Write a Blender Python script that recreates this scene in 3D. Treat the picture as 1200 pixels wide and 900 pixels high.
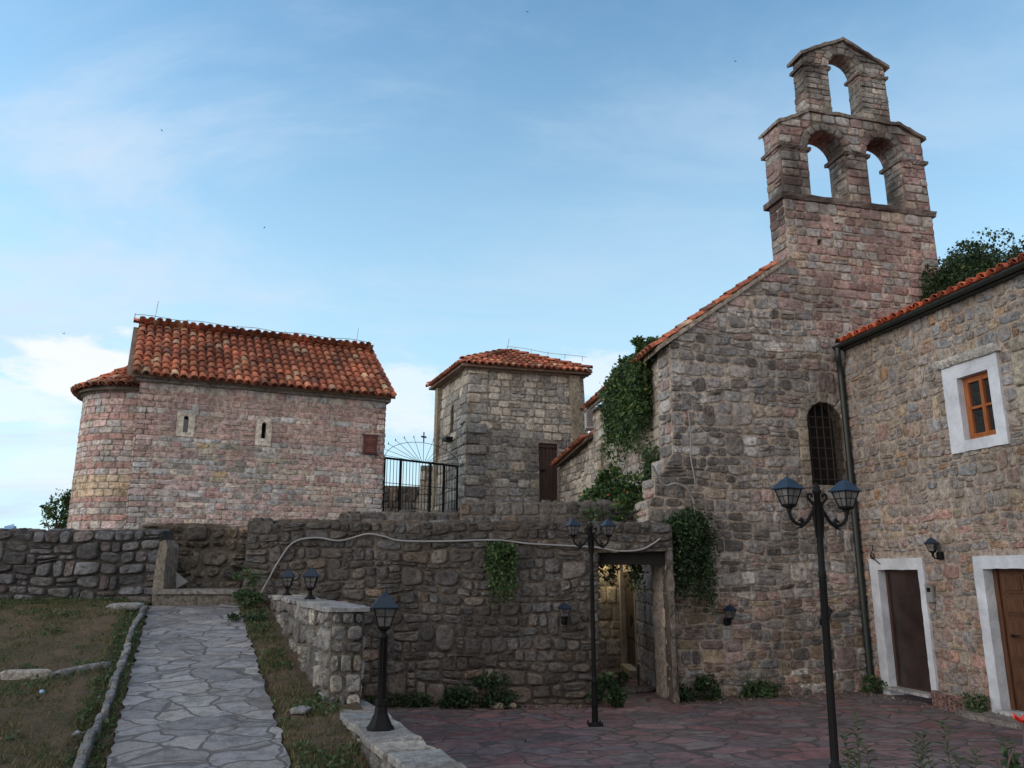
import bpy, math, random
import numpy as np
from mathutils import Vector, geometry

# ------------------------------------------------------------------ clear
for o in list(bpy.data.objects): bpy.data.objects.remove(o)
SC = bpy.context.scene
COL = SC.collection
R = math.radians
random.seed(7)
RNG = np.random.default_rng(11)

# ------------------------------------------------------------------ camera
cam_d = bpy.data.cameras.new('camera'); cam = bpy.data.objects.new('camera', cam_d); COL.objects.link(cam)
cam.location = (0, 0, 2.05); cam.rotation_euler = (R(90 + 13.4), 0, 0)
cam_d.sensor_width = 36; cam_d.lens = 28.0; cam_d.clip_end = 3000; cam_d.clip_start = .05
SC.camera = cam

# ------------------------------------------------------------------ world: dusk sky with thin cloud
SUN_AZ, SUN_EL = -122.0, 14.0          # degrees clockwise from +Y, the sun low on the left
SKY_STRENGTH, SUN_STRENGTH = .15, .95
w = bpy.data.worlds.new('World'); SC.world = w; w.use_nodes = True
nt = w.node_tree; nt.nodes.clear()
def N(nt, t, **kw):
    n = nt.nodes.new(t)
    for k, v in kw.items():
        if k in n.inputs: n.inputs[k].default_value = v
        else: setattr(n, k, v)
    return n
def L(nt, a, b): nt.links.new(a, b)
def math_node(nt, op, a, b=None, c=None, clamp=False):
    n = nt.nodes.new('ShaderNodeMath'); n.operation = op; n.use_clamp = clamp
    for i, x in enumerate((a, b, c)):
        if x is None: continue
        if isinstance(x, (int, float)): n.inputs[i].default_value = x
        else: nt.links.new(x, n.inputs[i])
    return n.outputs[0]
def mixc(nt, f, a, b, mode='MIX'):
    n = nt.nodes.new('ShaderNodeMix'); n.data_type = 'RGBA'; n.blend_type = mode
    for s, x in ((n.inputs['Factor'], f), (n.inputs['A'], a), (n.inputs['B'], b)):
        pass
    for idx, x in ((0, f), (6, a), (7, b)):
        if isinstance(x, (int, float)): n.inputs[idx].default_value = x
        elif isinstance(x, (tuple, list)): n.inputs[idx].default_value = (*x[:3], 1)
        else: nt.links.new(x, n.inputs[idx])
    return n.outputs[2]
def ramp(nt, fac, a, b, ca=0., cb=1.):
    n = nt.nodes.new('ShaderNodeMapRange'); n.interpolation_type = 'SMOOTHSTEP'
    n.inputs['From Min'].default_value = a; n.inputs['From Max'].default_value = b
    n.inputs['To Min'].default_value = ca; n.inputs['To Max'].default_value = cb
    nt.links.new(fac, n.inputs['Value']); return n.outputs[0]

sky = N(nt, 'ShaderNodeTexSky', sky_type='NISHITA', sun_disc=False)
sky.sun_elevation = R(22); sky.sun_rotation = R(-95); sky.air_density = 1.0; sky.dust_density = .6; sky.ozone_density = 1.6
geo = N(nt, 'ShaderNodeTexCoord')
sep = N(nt, 'ShaderNodeSeparateXYZ'); L(nt, geo.outputs['Generated'], sep.inputs[0])
X, Y, Zs = sep.outputs
# project the ray onto a flat cloud deck
zz = math_node(nt, 'ADD', math_node(nt, 'MAXIMUM', Zs, 0.0), .12)
comb = N(nt, 'ShaderNodeCombineXYZ'); L(nt, math_node(nt, 'DIVIDE', X, zz), comb.inputs[0]); L(nt, math_node(nt, 'DIVIDE', Y, zz), comb.inputs[1])
wisp = N(nt, 'ShaderNodeTexNoise'); wisp.inputs['Scale'].default_value = 1.1; wisp.inputs['Detail'].default_value = 7; wisp.inputs['Roughness'].default_value = .62; wisp.inputs['Distortion'].default_value = .5
mp = N(nt, 'ShaderNodeMapping'); mp.inputs['Scale'].default_value = (.75, 1.25, 1); mp.inputs['Location'].default_value = (3.3, 1.2, 0); mp.inputs['Rotation'].default_value = (0, 0, R(-18))
L(nt, comb.outputs[0], mp.inputs[0]); L(nt, mp.outputs[0], wisp.inputs['Vector'])
low = N(nt, 'ShaderNodeTexNoise'); low.inputs['Scale'].default_value = 4.2; low.inputs['Detail'].default_value = 8; low.inputs['Roughness'].default_value = .58
mp2 = N(nt, 'ShaderNodeMapping'); mp2.inputs['Scale'].default_value = (1, 1, 3.0); mp2.inputs['Location'].default_value = (.35, .8, .1)
L(nt, geo.outputs['Generated'], mp2.inputs[0]); L(nt, mp2.outputs[0], low.inputs['Vector'])
left = ramp(nt, X, .25, -.5)                                  # clouds thicken to the left (west)
horizon = ramp(nt, Zs, .36, .10)
wm = math_node(nt, 'MULTIPLY', ramp(nt, wisp.outputs[0], .40, .72), math_node(nt, 'MULTIPLY_ADD', left, .65, .35))
lm0 = math_node(nt, 'MULTIPLY', ramp(nt, low.outputs[0], .40, .62), math_node(nt, 'MULTIPLY', horizon, math_node(nt, 'MULTIPLY_ADD', left, .75, .25)))
hazef = ramp(nt, Zs, .72, .0)
skyc = mixc(nt, 1.0, sky.outputs[0], (.88, 1.16, 1.16), 'MULTIPLY')
hz = mixc(nt, math_node(nt, 'MULTIPLY', hazef, .80), skyc, (2.75, 3.85, 4.35))
c1 = mixc(nt, math_node(nt, 'MULTIPLY', wm, .9), hz, (2.9, 3.5, 4.2))
c2a = mixc(nt, math_node(nt, 'MULTIPLY', lm0, .5), c1, (4.2, 4.25, 4.4))
# a few small cumulus heads low in the west
cn = N(nt, 'ShaderNodeTexNoise'); cn.inputs['Scale'].default_value = 13; cn.inputs['Detail'].default_value = 8; cn.inputs['Roughness'].default_value = .6
L(nt, mp2.outputs[0], cn.inputs['Vector']); cum = None
for (cx, cy, cz, rr, st) in ((-.475, .853, .216, .085, 1.9), (-.55, .815, .18, .095, 3.4), (-.40, .89, .175, .05, 2.5), (-.115, .965, .215, .06, 1.4), (.10, .965, .235, .055, 1.6)):
    sb = N(nt, 'ShaderNodeVectorMath', operation='SUBTRACT'); L(nt, geo.outputs['Generated'], sb.inputs[0]); sb.inputs[1].default_value = (cx, cy, cz)
    ms = N(nt, 'ShaderNodeVectorMath', operation='MULTIPLY'); L(nt, sb.outputs[0], ms.inputs[0]); ms.inputs[1].default_value = (1, 1, st)
    ln_ = N(nt, 'ShaderNodeVectorMath', operation='LENGTH'); L(nt, ms.outputs[0], ln_.inputs[0])
    fld = math_node(nt, 'MULTIPLY_ADD', cn.outputs[0], .20, math_node(nt, 'SUBTRACT', rr - .10, ln_.outputs['Value']))
    f1 = ramp(nt, fld, -.012, .035, 0, .85 if cx > -.5 and cx < -.2 else .5); cum = f1 if cum is None else math_node(nt, 'MAXIMUM', cum, f1)
c2a = mixc(nt, cum, c2a, (4.35, 4.4, 4.5))
c2 = mixc(nt, ramp(nt, Y, .15, -.35, 0, .8), c2a, (4.25, 4.05, 3.95))   # unseen warm cloud added behind the viewer to neutralise the blue ambient light
bg = N(nt, 'ShaderNodeBackground'); bg.inputs['Strength'].default_value = SKY_STRENGTH
L(nt, c2, bg.inputs[0])
wo = N(nt, 'ShaderNodeOutputWorld'); L(nt, bg.outputs[0], wo.inputs[0])

sd = bpy.data.lights.new('sun', 'SUN'); sun = bpy.data.objects.new('sun', sd); COL.objects.link(sun)
sd.energy = SUN_STRENGTH; sd.angle = R(40); sd.color = (1, .87, .77)
sv = Vector((math.sin(R(SUN_AZ)) * math.cos(R(SUN_EL)), math.cos(R(SUN_AZ)) * math.cos(R(SUN_EL)), math.sin(R(SUN_EL))))
sun.rotation_euler = (sv).to_track_quat('Z', 'Y').to_euler()
SC.view_settings.view_transform = 'Standard'; SC.view_settings.look = 'None'; SC.view_settings.gamma = 1; SC.view_settings.exposure = .62
SC.render.engine = 'CYCLES'

# ------------------------------------------------------------------ object helpers
def tag(o, label=None, cat=None, group=None, kind=None):
    if label: o['label'] = label
    if cat: o['category'] = cat
    if group: o['group'] = group
    if kind: o['kind'] = kind
    return o
def empty(name, loc=(0, 0, 0), rz=0, label=None, cat=None, group=None):
    o = bpy.data.objects.new(name, None); COL.objects.link(o); o.location = loc; o.rotation_euler = (0, 0, rz)
    o.empty_display_size = .1
    return tag(o, label, cat, group)
def copy_tree(o, parent=None):
    c = o.copy(); COL.objects.link(c); c.parent = parent
    for ch in list(o.children): copy_tree(ch, c)
    return c

class MB:
    """collects geometry; build() links it as one mesh object"""
    def __init__(s): s.V = []; s.C = []; s.F = []; s.n = 0
    def add(s, V, F, mat=0, col=(.5, .5, .5), smooth=False):
        V = np.asarray(V, dtype=np.float64).reshape(-1, 3)
        c = np.asarray(col, dtype=np.float64)
        if c.ndim == 1: c = np.tile(c[:3], (len(V), 1))
        s.V.append(V); s.C.append(c)
        if isinstance(F, np.ndarray): s.F.append((F + s.n, mat, smooth))
        else:
            by = {}
            for f in F: by.setdefault(len(f), []).append(f)
            for k, fs in by.items(): s.F.append((np.array(fs, dtype=np.int64) + s.n, mat, smooth))
        s.n += len(V); return s
    def frame_box(s, O, U, W, H, a, b, c, mat=0, col=(.5, .5, .5)):
        """box spanning a=(u0,u1), b=(w0,w1), c=(h0,h1) along unit axes U,W,H from O"""
        O, U, W, H = (np.array(x, float) for x in (O, U, W, H)); V = []
        for k in (0, 1):
            for (i, j) in ((0, 0), (1, 0), (1, 1), (0, 1)): V.append(O + U * a[i] + W * b[j] + H * c[k])
        return s.add(V, [(3, 2, 1, 0), (4, 5, 6, 7), (0, 1, 5, 4), (1, 2, 6, 5), (2, 3, 7, 6), (3, 0, 4, 7)], mat, col)
    def box(s, x, y, z, mat=0, col=(.5, .5, .5)):
        return s.frame_box((0, 0, 0), (1, 0, 0), (0, 1, 0), (0, 0, 1), x, y, z, mat, col)
    def tube(s, P, r, n=8, mat=0, cap=True, col=(.5, .5, .5), smooth=True):
        P = [np.array(p, float) for p in P]; rr = r if hasattr(r, '__len__') else [r] * len(P)
        V = []; up = np.array([0, 0, 1.])
        for i, p in enumerate(P):
            d = P[min(i + 1, len(P) - 1)] - P[max(i - 1, 0)]; d /= (np.linalg.norm(d) + 1e-9)
            if i == 0:
                a = np.cross(d, up)
                if np.linalg.norm(a) < .05: a = np.cross(d, (1, 0, 0))
            else: a = a - d * np.dot(a, d)
            a = a / (np.linalg.norm(a) + 1e-9); b = np.cross(d, a)
            for k in range(n):
                t = 2 * math.pi * k / n; V.append(p + rr[i] * (math.cos(t) * a + math.sin(t) * b))
        F = [(i * n + k, i * n + (k + 1) % n, (i + 1) * n + (k + 1) % n, (i + 1) * n + k) for i in range(len(P) - 1) for k in range(n)]
        s.add(V, F, mat, col, smooth)
        if cap:
            s.add(V[:n], [tuple(range(n))[::-1]], mat, col); s.add(V[-n:], [tuple(range(n))], mat, col)
        return s
    def lathe(s, prof, c=(0, 0, 0), n=16, mat=0, rot=0, smooth=True, col=(.5, .5, .5)):
        V = []; 
        for (r, z) in prof:
            for k in range(n):
                t = rot + 2 * math.pi * k / n; V.append((c[0] + r * math.cos(t), c[1] + r * math.sin(t), c[2] + z))
        F = [(i * n + k, i * n + (k + 1) % n, (i + 1) * n + (k + 1) % n, (i + 1) * n + k) for i in range(len(prof) - 1) for k in range(n)]
        s.add(V, F, mat, col, smooth); s.add(V[:n], [tuple(range(n))[::-1]], mat, col); s.add(V[-n:], [tuple(range(n))], mat, col); return s
    def build(s, name, mats, parent=None, org=None):
        V = np.concatenate(s.V); C = np.concatenate(s.C)
        if org is None: org = (0, 0, 0)
        if parent is not None and org == 'w':
            p = parent
            while p.parent is not None: p = p.parent
            org = tuple(p.location)
        elif org == 'w': org = (0, 0, 0)
        me = bpy.data.meshes.new(name); me.vertices.add(len(V)); me.vertices.foreach_set('co', (V - np.array(org)).astype(np.float32).ravel())
        li = np.concatenate([f.ravel() for f, _, _ in s.F]); tot = np.concatenate([np.full(len(f), f.shape[1]) for f, _, _ in s.F])
        me.loops.add(len(li)); me.loops.foreach_set('vertex_index', li.astype(np.int32))
        me.polygons.add(len(tot)); st = np.concatenate([[0], np.cumsum(tot)[:-1]])
        me.polygons.foreach_set('loop_start', st.astype(np.int32))
        me.polygons.foreach_set('material_index', np.concatenate([np.full(len(f), m) for f, m, _ in s.F]).astype(np.int32))
        me.polygons.foreach_set('use_smooth', np.concatenate([np.full(len(f), sm) for f, _, sm in s.F]).astype(bool))
        ca = me.color_attributes.new('Col', 'FLOAT_COLOR', 'POINT')
        ca.data.foreach_set('color', np.hstack([C, np.ones((len(C), 1))]).astype(np.float32).ravel())
        me.update(calc_edges=True); me.validate()
        for m in (mats if isinstance(mats, (list, tuple)) else [mats]): me.materials.append(m)
        o = bpy.data.objects.new(name, me); COL.objects.link(o)
        if parent is not None: o.parent = parent
        return o

# ------------------------------------------------------------------ materials
def new_mat(name):
    m = bpy.data.materials.new(name); m.use_nodes = True; t = m.node_tree
    return m, t, t.nodes['Principled BSDF']
def simple(name, col, rough=.6, metal=0., bump=0., bscale=40., var=.15, spec=.5, vscale=3.):
    m, t, b = new_mat(name)
    tc = N(t, 'ShaderNodeTexCoord'); n = N(t, 'ShaderNodeTexNoise', Scale=vscale, Detail=8., Roughness=.65); L(t, tc.outputs['Object'], n.inputs['Vector'])
    f = ramp(t, n.outputs[0], .3, .7, 1 - var, 1 + var)
    v = N(t, 'ShaderNodeVectorMath', operation='SCALE'); v.inputs[0].default_value = col; L(t, f, v.inputs['Scale']); L(t, v.outputs[0], b.inputs['Base Color'])
    b.inputs['Roughness'].default_value = rough; b.inputs['Metallic'].default_value = metal; b.inputs['Specular IOR Level'].default_value = spec
    if bump:
        n2 = N(t, 'ShaderNodeTexNoise', Scale=bscale, Detail=6.); L(t, tc.outputs['Object'], n2.inputs['Vector'])
        bp = N(t, 'ShaderNodeBump', Strength=bump, Distance=.02); L(t, n2.outputs[0], bp.inputs['Height']); L(t, bp.outputs[0], b.inputs['Normal'])
    return m
def stone_mat(name, stain=(.05, .045, .04), amt=.55, lichen=(.42, .37, .30), lamt=.3, bump=1., scale=1.0, rough=.92, streak=0., ochre=0.):
    """natural stone: own colour from the Col attribute, weathering stains, lichen and grain"""
    m, t, b = new_mat(name)
    tc = N(t, 'ShaderNodeTexCoord'); at = N(t, 'ShaderNodeAttribute', attribute_name='Col')
    v = tc.outputs['Object']
    big = N(t, 'ShaderNodeTexNoise', Scale=.9 * scale, Detail=7., Roughness=.65); L(t, v, big.inputs['Vector'])
    mid = N(t, 'ShaderNodeTexNoise', Scale=11. * scale, Detail=9., Roughness=.72); L(t, v, mid.inputs['Vector'])
    fine = N(t, 'ShaderNodeTexNoise', Scale=55. * scale, Detail=8., Roughness=.75); L(t, v, fine.inputs['Vector'])
    vm = N(t, 'ShaderNodeMapping'); vm.inputs['Scale'].default_value = (3.0, 3.0, .35); L(t, v, vm.inputs[0])
    strk = N(t, 'ShaderNodeTexNoise', Scale=1.2, Detail=6., Roughness=.6); L(t, vm.outputs[0], strk.inputs['Vector'])
    k = math_node(t, 'MULTIPLY', ramp(t, mid.outputs[0], .30, .70, .44, 1.65), ramp(t, fine.outputs[0], .3, .7, .62, 1.38))
    sc = N(t, 'ShaderNodeVectorMath', operation='SCALE'); L(t, at.outputs['Color'], sc.inputs[0]); L(t, k, sc.inputs['Scale'])
    st = math_node(t, 'MULTIPLY', ramp(t, math_node(t, 'MULTIPLY_ADD', mid.outputs[0], .45, big.outputs[0]), .66, .86), amt)
    base = sc.outputs[0]
    if ochre:   # iron-stained veins and pale calcite inside single stones
        hn = N(t, 'ShaderNodeTexNoise', Scale=6.5 * scale, Detail=5., Roughness=.6, Distortion=.6); L(t, v, hn.inputs['Vector'])
        base = mixc(t, math_node(t, 'MULTIPLY', ramp(t, hn.outputs[0], .54, .70), ochre), base, (.36, .215, .135)); base = mixc(t, math_node(t, 'MULTIPLY', ramp(t, hn.outputs[0], .46, .30), ochre * .8), base, (.40, .39, .385))
    c = mixc(t, st, base, stain)
    if streak: c = mixc(t, math_node(t, 'MULTIPLY', ramp(t, strk.outputs[0], .52, .72), streak), c, stain)
    lf = math_node(t, 'MULTIPLY', ramp(t, math_node(t, 'MULTIPLY_ADD', fine.outputs[0], .5, mid.outputs[0]), .84, 1.0), lamt)
    c = mixc(t, lf, c, lichen)
    L(t, c, b.inputs['Base Color']); b.inputs['Roughness'].default_value = rough; b.inputs['Specular IOR Level'].default_value = .2
    h = math_node(t, 'MULTIPLY_ADD', fine.outputs[0], .5, mid.outputs[0])
    bp = N(t, 'ShaderNodeBump', Strength=bump, Distance=.045); L(t, h, bp.inputs['Height']); L(t, bp.outputs[0], b.inputs['Normal'])
    return m
def leaf_mat(name):
    m, t, b = new_mat(name); at = N(t, 'ShaderNodeAttribute', attribute_name='Col')
    L(t, at.outputs['Color'], b.inputs['Base Color']); b.inputs['Roughness'].default_value = .55; b.inputs['Specular IOR Level'].default_value = .3
    tr = N(t, 'ShaderNodeBsdfTranslucent'); L(t, at.outputs['Color'], tr.inputs[0])
    mx = N(t, 'ShaderNodeMixShader'); mx.inputs[0].default_value = .25; L(t, b.outputs[0], mx.inputs[1]); L(t, tr.outputs[0], mx.inputs[2])
    L(t, mx.outputs[0], t.nodes['Material Output'].inputs[0]); return m
def paving_mat(name, cols, joint, sx, sy, rot=0, jw=.035, bump=.6, scale=1.0):
    """irregular flagstones: two jittered voronoi layers share one distorted lookup"""
    m, t, b = new_mat(name); tc = N(t, 'ShaderNodeTexCoord')
    mp = N(t, 'ShaderNodeMapping'); mp.inputs['Scale'].default_value = (sx, sy, 1); mp.inputs['Rotation'].default_value = (0, 0, rot)
    nz = N(t, 'ShaderNodeTexNoise', Scale=1.7, Detail=3.); L(t, tc.outputs['Object'], nz.inputs['Vector'])
    sub = N(t, 'ShaderNodeVectorMath', operation='SUBTRACT'); L(t, nz.outputs['Color'], sub.inputs[0]); sub.inputs[1].default_value = (.5, .5, .5)
    scv = N(t, 'ShaderNodeVectorMath', operation='SCALE'); L(t, sub.outputs[0], scv.inputs[0]); scv.inputs['Scale'].default_value = .45
    ad = N(t, 'ShaderNodeVectorMath', operation='ADD'); L(t, tc.outputs['Object'], ad.inputs[0]); L(t, scv.outputs[0], ad.inputs[1])
    L(t, ad.outputs[0], mp.inputs[0])
    flat = N(t, 'ShaderNodeVectorMath', operation='MULTIPLY'); flat.inputs[1].default_value = (1, 1, 0); L(t, mp.outputs[0], flat.inputs[0])
    vo = N(t, 'ShaderNodeTexVoronoi', feature='F1', Scale=scale); L(t, flat.outputs[0], vo.inputs['Vector'])
    ve = N(t, 'ShaderNodeTexVoronoi', feature='DISTANCE_TO_EDGE', Scale=scale); L(t, flat.outputs[0], ve.inputs['Vector'])
    for q in (vo, ve): q.inputs['Randomness'].default_value = 1.0
    mid = N(t, 'ShaderNodeTexNoise', Scale=7., Detail=9., Roughness=.7); L(t, tc.outputs['Object'], mid.inputs['Vector'])
    fine = N(t, 'ShaderNodeTexNoise', Scale=45., Detail=7., Roughness=.75); L(t, tc.outputs['Object'], fine.inputs['Vector'])
    big = N(t, 'ShaderNodeTexNoise', Scale=.5, Detail=5., Roughness=.6); L(t, tc.outputs['Object'], big.inputs['Vector'])
    sp = N(t, 'ShaderNodeSeparateColor'); L(t, vo.outputs['Color'], sp.inputs[0])
    cr = N(t, 'ShaderNodeValToRGB'); L(t, sp.outputs[0], cr.inputs[0]); el = cr.color_ramp.elements
    cr.color_ramp.interpolation = 'CONSTANT'
    el[0].color = (*cols[0], 1); el[1].position = 1 / len(cols); el[1].color = (*cols[1], 1)
    for i in range(2, len(cols)): e = el.new(i / len(cols)); e.color = (*cols[i], 1)
    k = math_node(t, 'MULTIPLY', ramp(t, mid.outputs[0], .28, .72, .6, 1.35), ramp(t, fine.outputs[0], .3, .7, .78, 1.2))
    k = math_node(t, 'MULTIPLY', k, ramp(t, big.outputs[0], .3, .7, .75, 1.2))
    k = math_node(t, 'MULTIPLY', k, ramp(t, sp.outputs[1], 0, 1, .8, 1.15))
    s2 = N(t, 'ShaderNodeVectorMath', operation='SCALE'); L(t, cr.outputs[0], s2.inputs[0]); L(t, k, s2.inputs['Scale'])
    edge = ramp(t, math_node(t, 'ADD', math_node(t, 'MULTIPLY_ADD', mid.outputs[0], -.09, ve.outputs[0]), math_node(t, 'MULTIPLY_ADD', big.outputs[0], -.10, .065)), jw * .1 - .02, jw)
    dirt = math_node(t, 'MULTIPLY', ramp(t, math_node(t, 'MULTIPLY_ADD', mid.outputs[0], .6, big.outputs[0]), .84, 1.02), .55)
    c = mixc(t, edge, joint, mixc(t, dirt, s2.outputs[0], (.12, .10, .08))); L(t, c, b.inputs['Base Color']); b.inputs['Roughness'].default_value = .75; b.inputs['Specular IOR Level'].default_value = .3
    h = math_node(t, 'ADD', math_node(t, 'MULTIPLY', edge, .8), math_node(t, 'MULTIPLY_ADD', mid.outputs[0], .7, math_node(t, 'MULTIPLY_ADD', fine.outputs[0], .2, math_node(t, 'MULTIPLY', sp.outputs[2], .35))))
    bp = N(t, 'ShaderNodeBump', Strength=bump, Distance=.04); L(t, h, bp.inputs['Height']); L(t, bp.outputs[0], b.inputs['Normal'])
    return m
def earth_mat(name):
    m, t, b = new_mat(name); tc = N(t, 'ShaderNodeTexCoord')
    a = N(t, 'ShaderNodeTexNoise', Scale=1.3, Detail=8., Roughness=.7); f = N(t, 'ShaderNodeTexNoise', Scale=28., Detail=8., Roughness=.8)
    L(t, tc.outputs['Object'], a.inputs['Vector']); L(t, tc.outputs['Object'], f.inputs['Vector'])
    c = mixc(t, ramp(t, a.outputs[0], .4, .62), (.15, .108, .076), (.085, .075, .045)); c = mixc(t, ramp(t, f.outputs[0], .45, .75), c, (.24, .19, .13))
    L(t, c, b.inputs['Base Color']); b.inputs['Roughness'].default_value = 1; b.inputs['Specular IOR Level'].default_value = .1
    bp = N(t, 'ShaderNodeBump', Strength=1., Distance=.05); L(t, f.outputs[0], bp.inputs['Height']); L(t, bp.outputs[0], b.inputs['Normal']); return m

M = {}
M['wall_dark'] = stone_mat('weathered_rubble', amt=.6, lichen=(.26, .23, .205), lamt=.35, streak=.3, ochre=.12)
M['wall_gable'] = stone_mat('gable_rubble', amt=.5, lichen=(.42, .365, .32), lamt=.4, streak=.3, ochre=.3)
M['wall_pink'] = stone_mat('pink_ashlar', stain=(.10, .085, .075), amt=.35, lamt=.18)
M['wall_belfry'] = stone_mat('belfry_ashlar', stain=(.045, .038, .036), amt=.8, lamt=.25, streak=.55)
M['wall_pale'] = stone_mat('pale_block', stain=(.09, .075, .06), amt=.35, lamt=.15, streak=.2)
M['wall_right'] = stone_mat('house_rubble', stain=(.10, .08, .06), amt=.3, lichen=(.40, .335, .285), lamt=.45, ochre=.5)
M['rock'] = stone_mat('bare_rock', amt=.7, lamt=.25, bump=1.)
M['tile'] = stone_mat('roof_tile', stain=(.05, .035, .03), amt=.55, lichen=(.40, .30, .20), lamt=.3, bump=.3, scale=1.4, rough=.85)
M['leaf'] = leaf_mat('leaf')
M['wood_stem'] = simple('bark', (.09, .065, .045), .9, bump=.6)
M['plaza'] = paving_mat('plaza_flagstones', [(.175, .112, .117), (.145, .112, .12), (.19, .122, .122), (.13, .106, .115), (.155, .127, .127), (.205, .108, .108)], (.075, .062, .06), 1.5, 2.3, rot=.15, jw=.028, scale=1.5, bump=.45)  # plaza and path tones lowered for dirt and the courtyard's missing enclosing shade
M['path'] = paving_mat('path_flagstones', [(.225, .218, .222), (.265, .253, .252), (.195, .192, .20), (.28, .263, .252), (.225, .213, .21)], (.11, .10, .095), 1.9, 3.0, rot=R(-10), jw=.022, scale=1.25, bump=.5)
M['earth'] = earth_mat('dry_earth')
M['slab'] = stone_mat('coping_slab', stain=(.10, .095, .09), amt=.45, lamt=.25)
M['iron'] = simple('black_iron', (.008, .008, .009), .6, metal=0., bump=.15, bscale=60, spec=.14)
M['lamp_roof'] = simple('dark_blue_paint', (.008, .018, .036), .42, bump=.05, spec=.4)
M['rust_iron'] = simple('rusty_iron', (.035, .022, .016), .8, bump=.3)
M['cable'] = simple('grey_conduit', (.22, .22, .225), .55)
M['white_paint'] = simple('white_render', (.49, .52, .57), .85, bump=.45, bscale=16, var=.2, vscale=2.2)
M['plaster'] = simple('old_plaster', (.32, .27, .21), .9, bump=.7, bscale=18, var=.3)
M['green_metal'] = simple('dark_green_metal', (.016, .023, .021), .5, var=.1)
M['wood_dark'] = simple('dark_wood', (.045, .022, .016), .7, bump=.4, bscale=30)
M['wood_black'] = simple('black_old_beam', (.010, .008, .007), .95, bump=.5)
M['plaque'] = simple('oxblood_plaque', (.08, .008, .012), .5, var=.08)
M['gold'] = simple('faded_gold_lettering', (.30, .13, .06), .6, var=.05)
M['dark'] = simple('interior_darkness', (.008, .007, .006), .9)
M['red_petal'] = simple('red_petal', (.65, .03, .01), .6, var=.1)
M['plastic_blue'] = simple('pale_blue_plastic', (.25, .42, .7), .5)
M['ac_white'] = simple('ac_casing', (.5, .5, .5), .5)
M['steel'] = simple('grey_steel', (.25, .26, .27), .4, metal=.5)
M['bird'] = simple('dark_feather', (.03, .03, .035), .8)
def wood_mat(name, c1, c2, rough=.45):
    m, t, b = new_mat(name); tc = N(t, 'ShaderNodeTexCoord'); mp = N(t, 'ShaderNodeMapping'); mp.inputs['Scale'].default_value = (14, 14, 1.3)
    L(t, tc.outputs['Object'], mp.inputs[0]); n = N(t, 'ShaderNodeTexNoise', Scale=2.2, Detail=7., Roughness=.6); L(t, mp.outputs[0], n.inputs['Vector'])
    L(t, mixc(t, ramp(t, n.outputs[0], .3, .7), c1, c2), b.inputs['Base Color']); b.inputs['Roughness'].default_value = rough
    bp = N(t, 'ShaderNodeBump', Strength=.25, Distance=.01); L(t, n.outputs[0], bp.inputs['Height']); L(t, bp.outputs[0], b.inputs['Normal']); return m
M['wood_door'] = wood_mat('walnut_stain', (.055, .022, .010), (.105, .046, .022))
M['wood_window'] = wood_mat('orange_varnish', (.22, .065, .018), (.34, .11, .03), .35)
M['wood_passage'] = wood_mat('old_brown_boards', (.03, .016, .012), (.06, .032, .022), .7)
M['door_sheet'] = simple('scratched_dark_sheet', (.032, .022, .021), .3, bump=.1, bscale=8, var=.5, vscale=1.6)
def glass(name, col, rough=.05, metal=0.):
    m, t, b = new_mat(name); b.inputs['Base Color'].default_value = (*col, 1); b.inputs['Roughness'].default_value = rough; b.inputs['Metallic'].default_value = metal
    b.inputs['Specular IOR Level'].default_value = .9; return m
M['glass'] = glass('window_glass', (.015, .018, .02), .03)
M['lamp_glass'] = simple('frosted_lamp_glass', (.12, .115, .115), .2, var=.5, vscale=9.)
M['amber'] = simple('amber_bulb_glass', (.33, .19, .09), .3)
def emit(name, col, s):
    m, t, b = new_mat(name); b.inputs['Emission Color'].default_value = (*col, 1); b.inputs['Emission Strength'].default_value = s; return m
M['bulb'] = emit('lit_bulb', (1, .72, .30), 6.)

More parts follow.
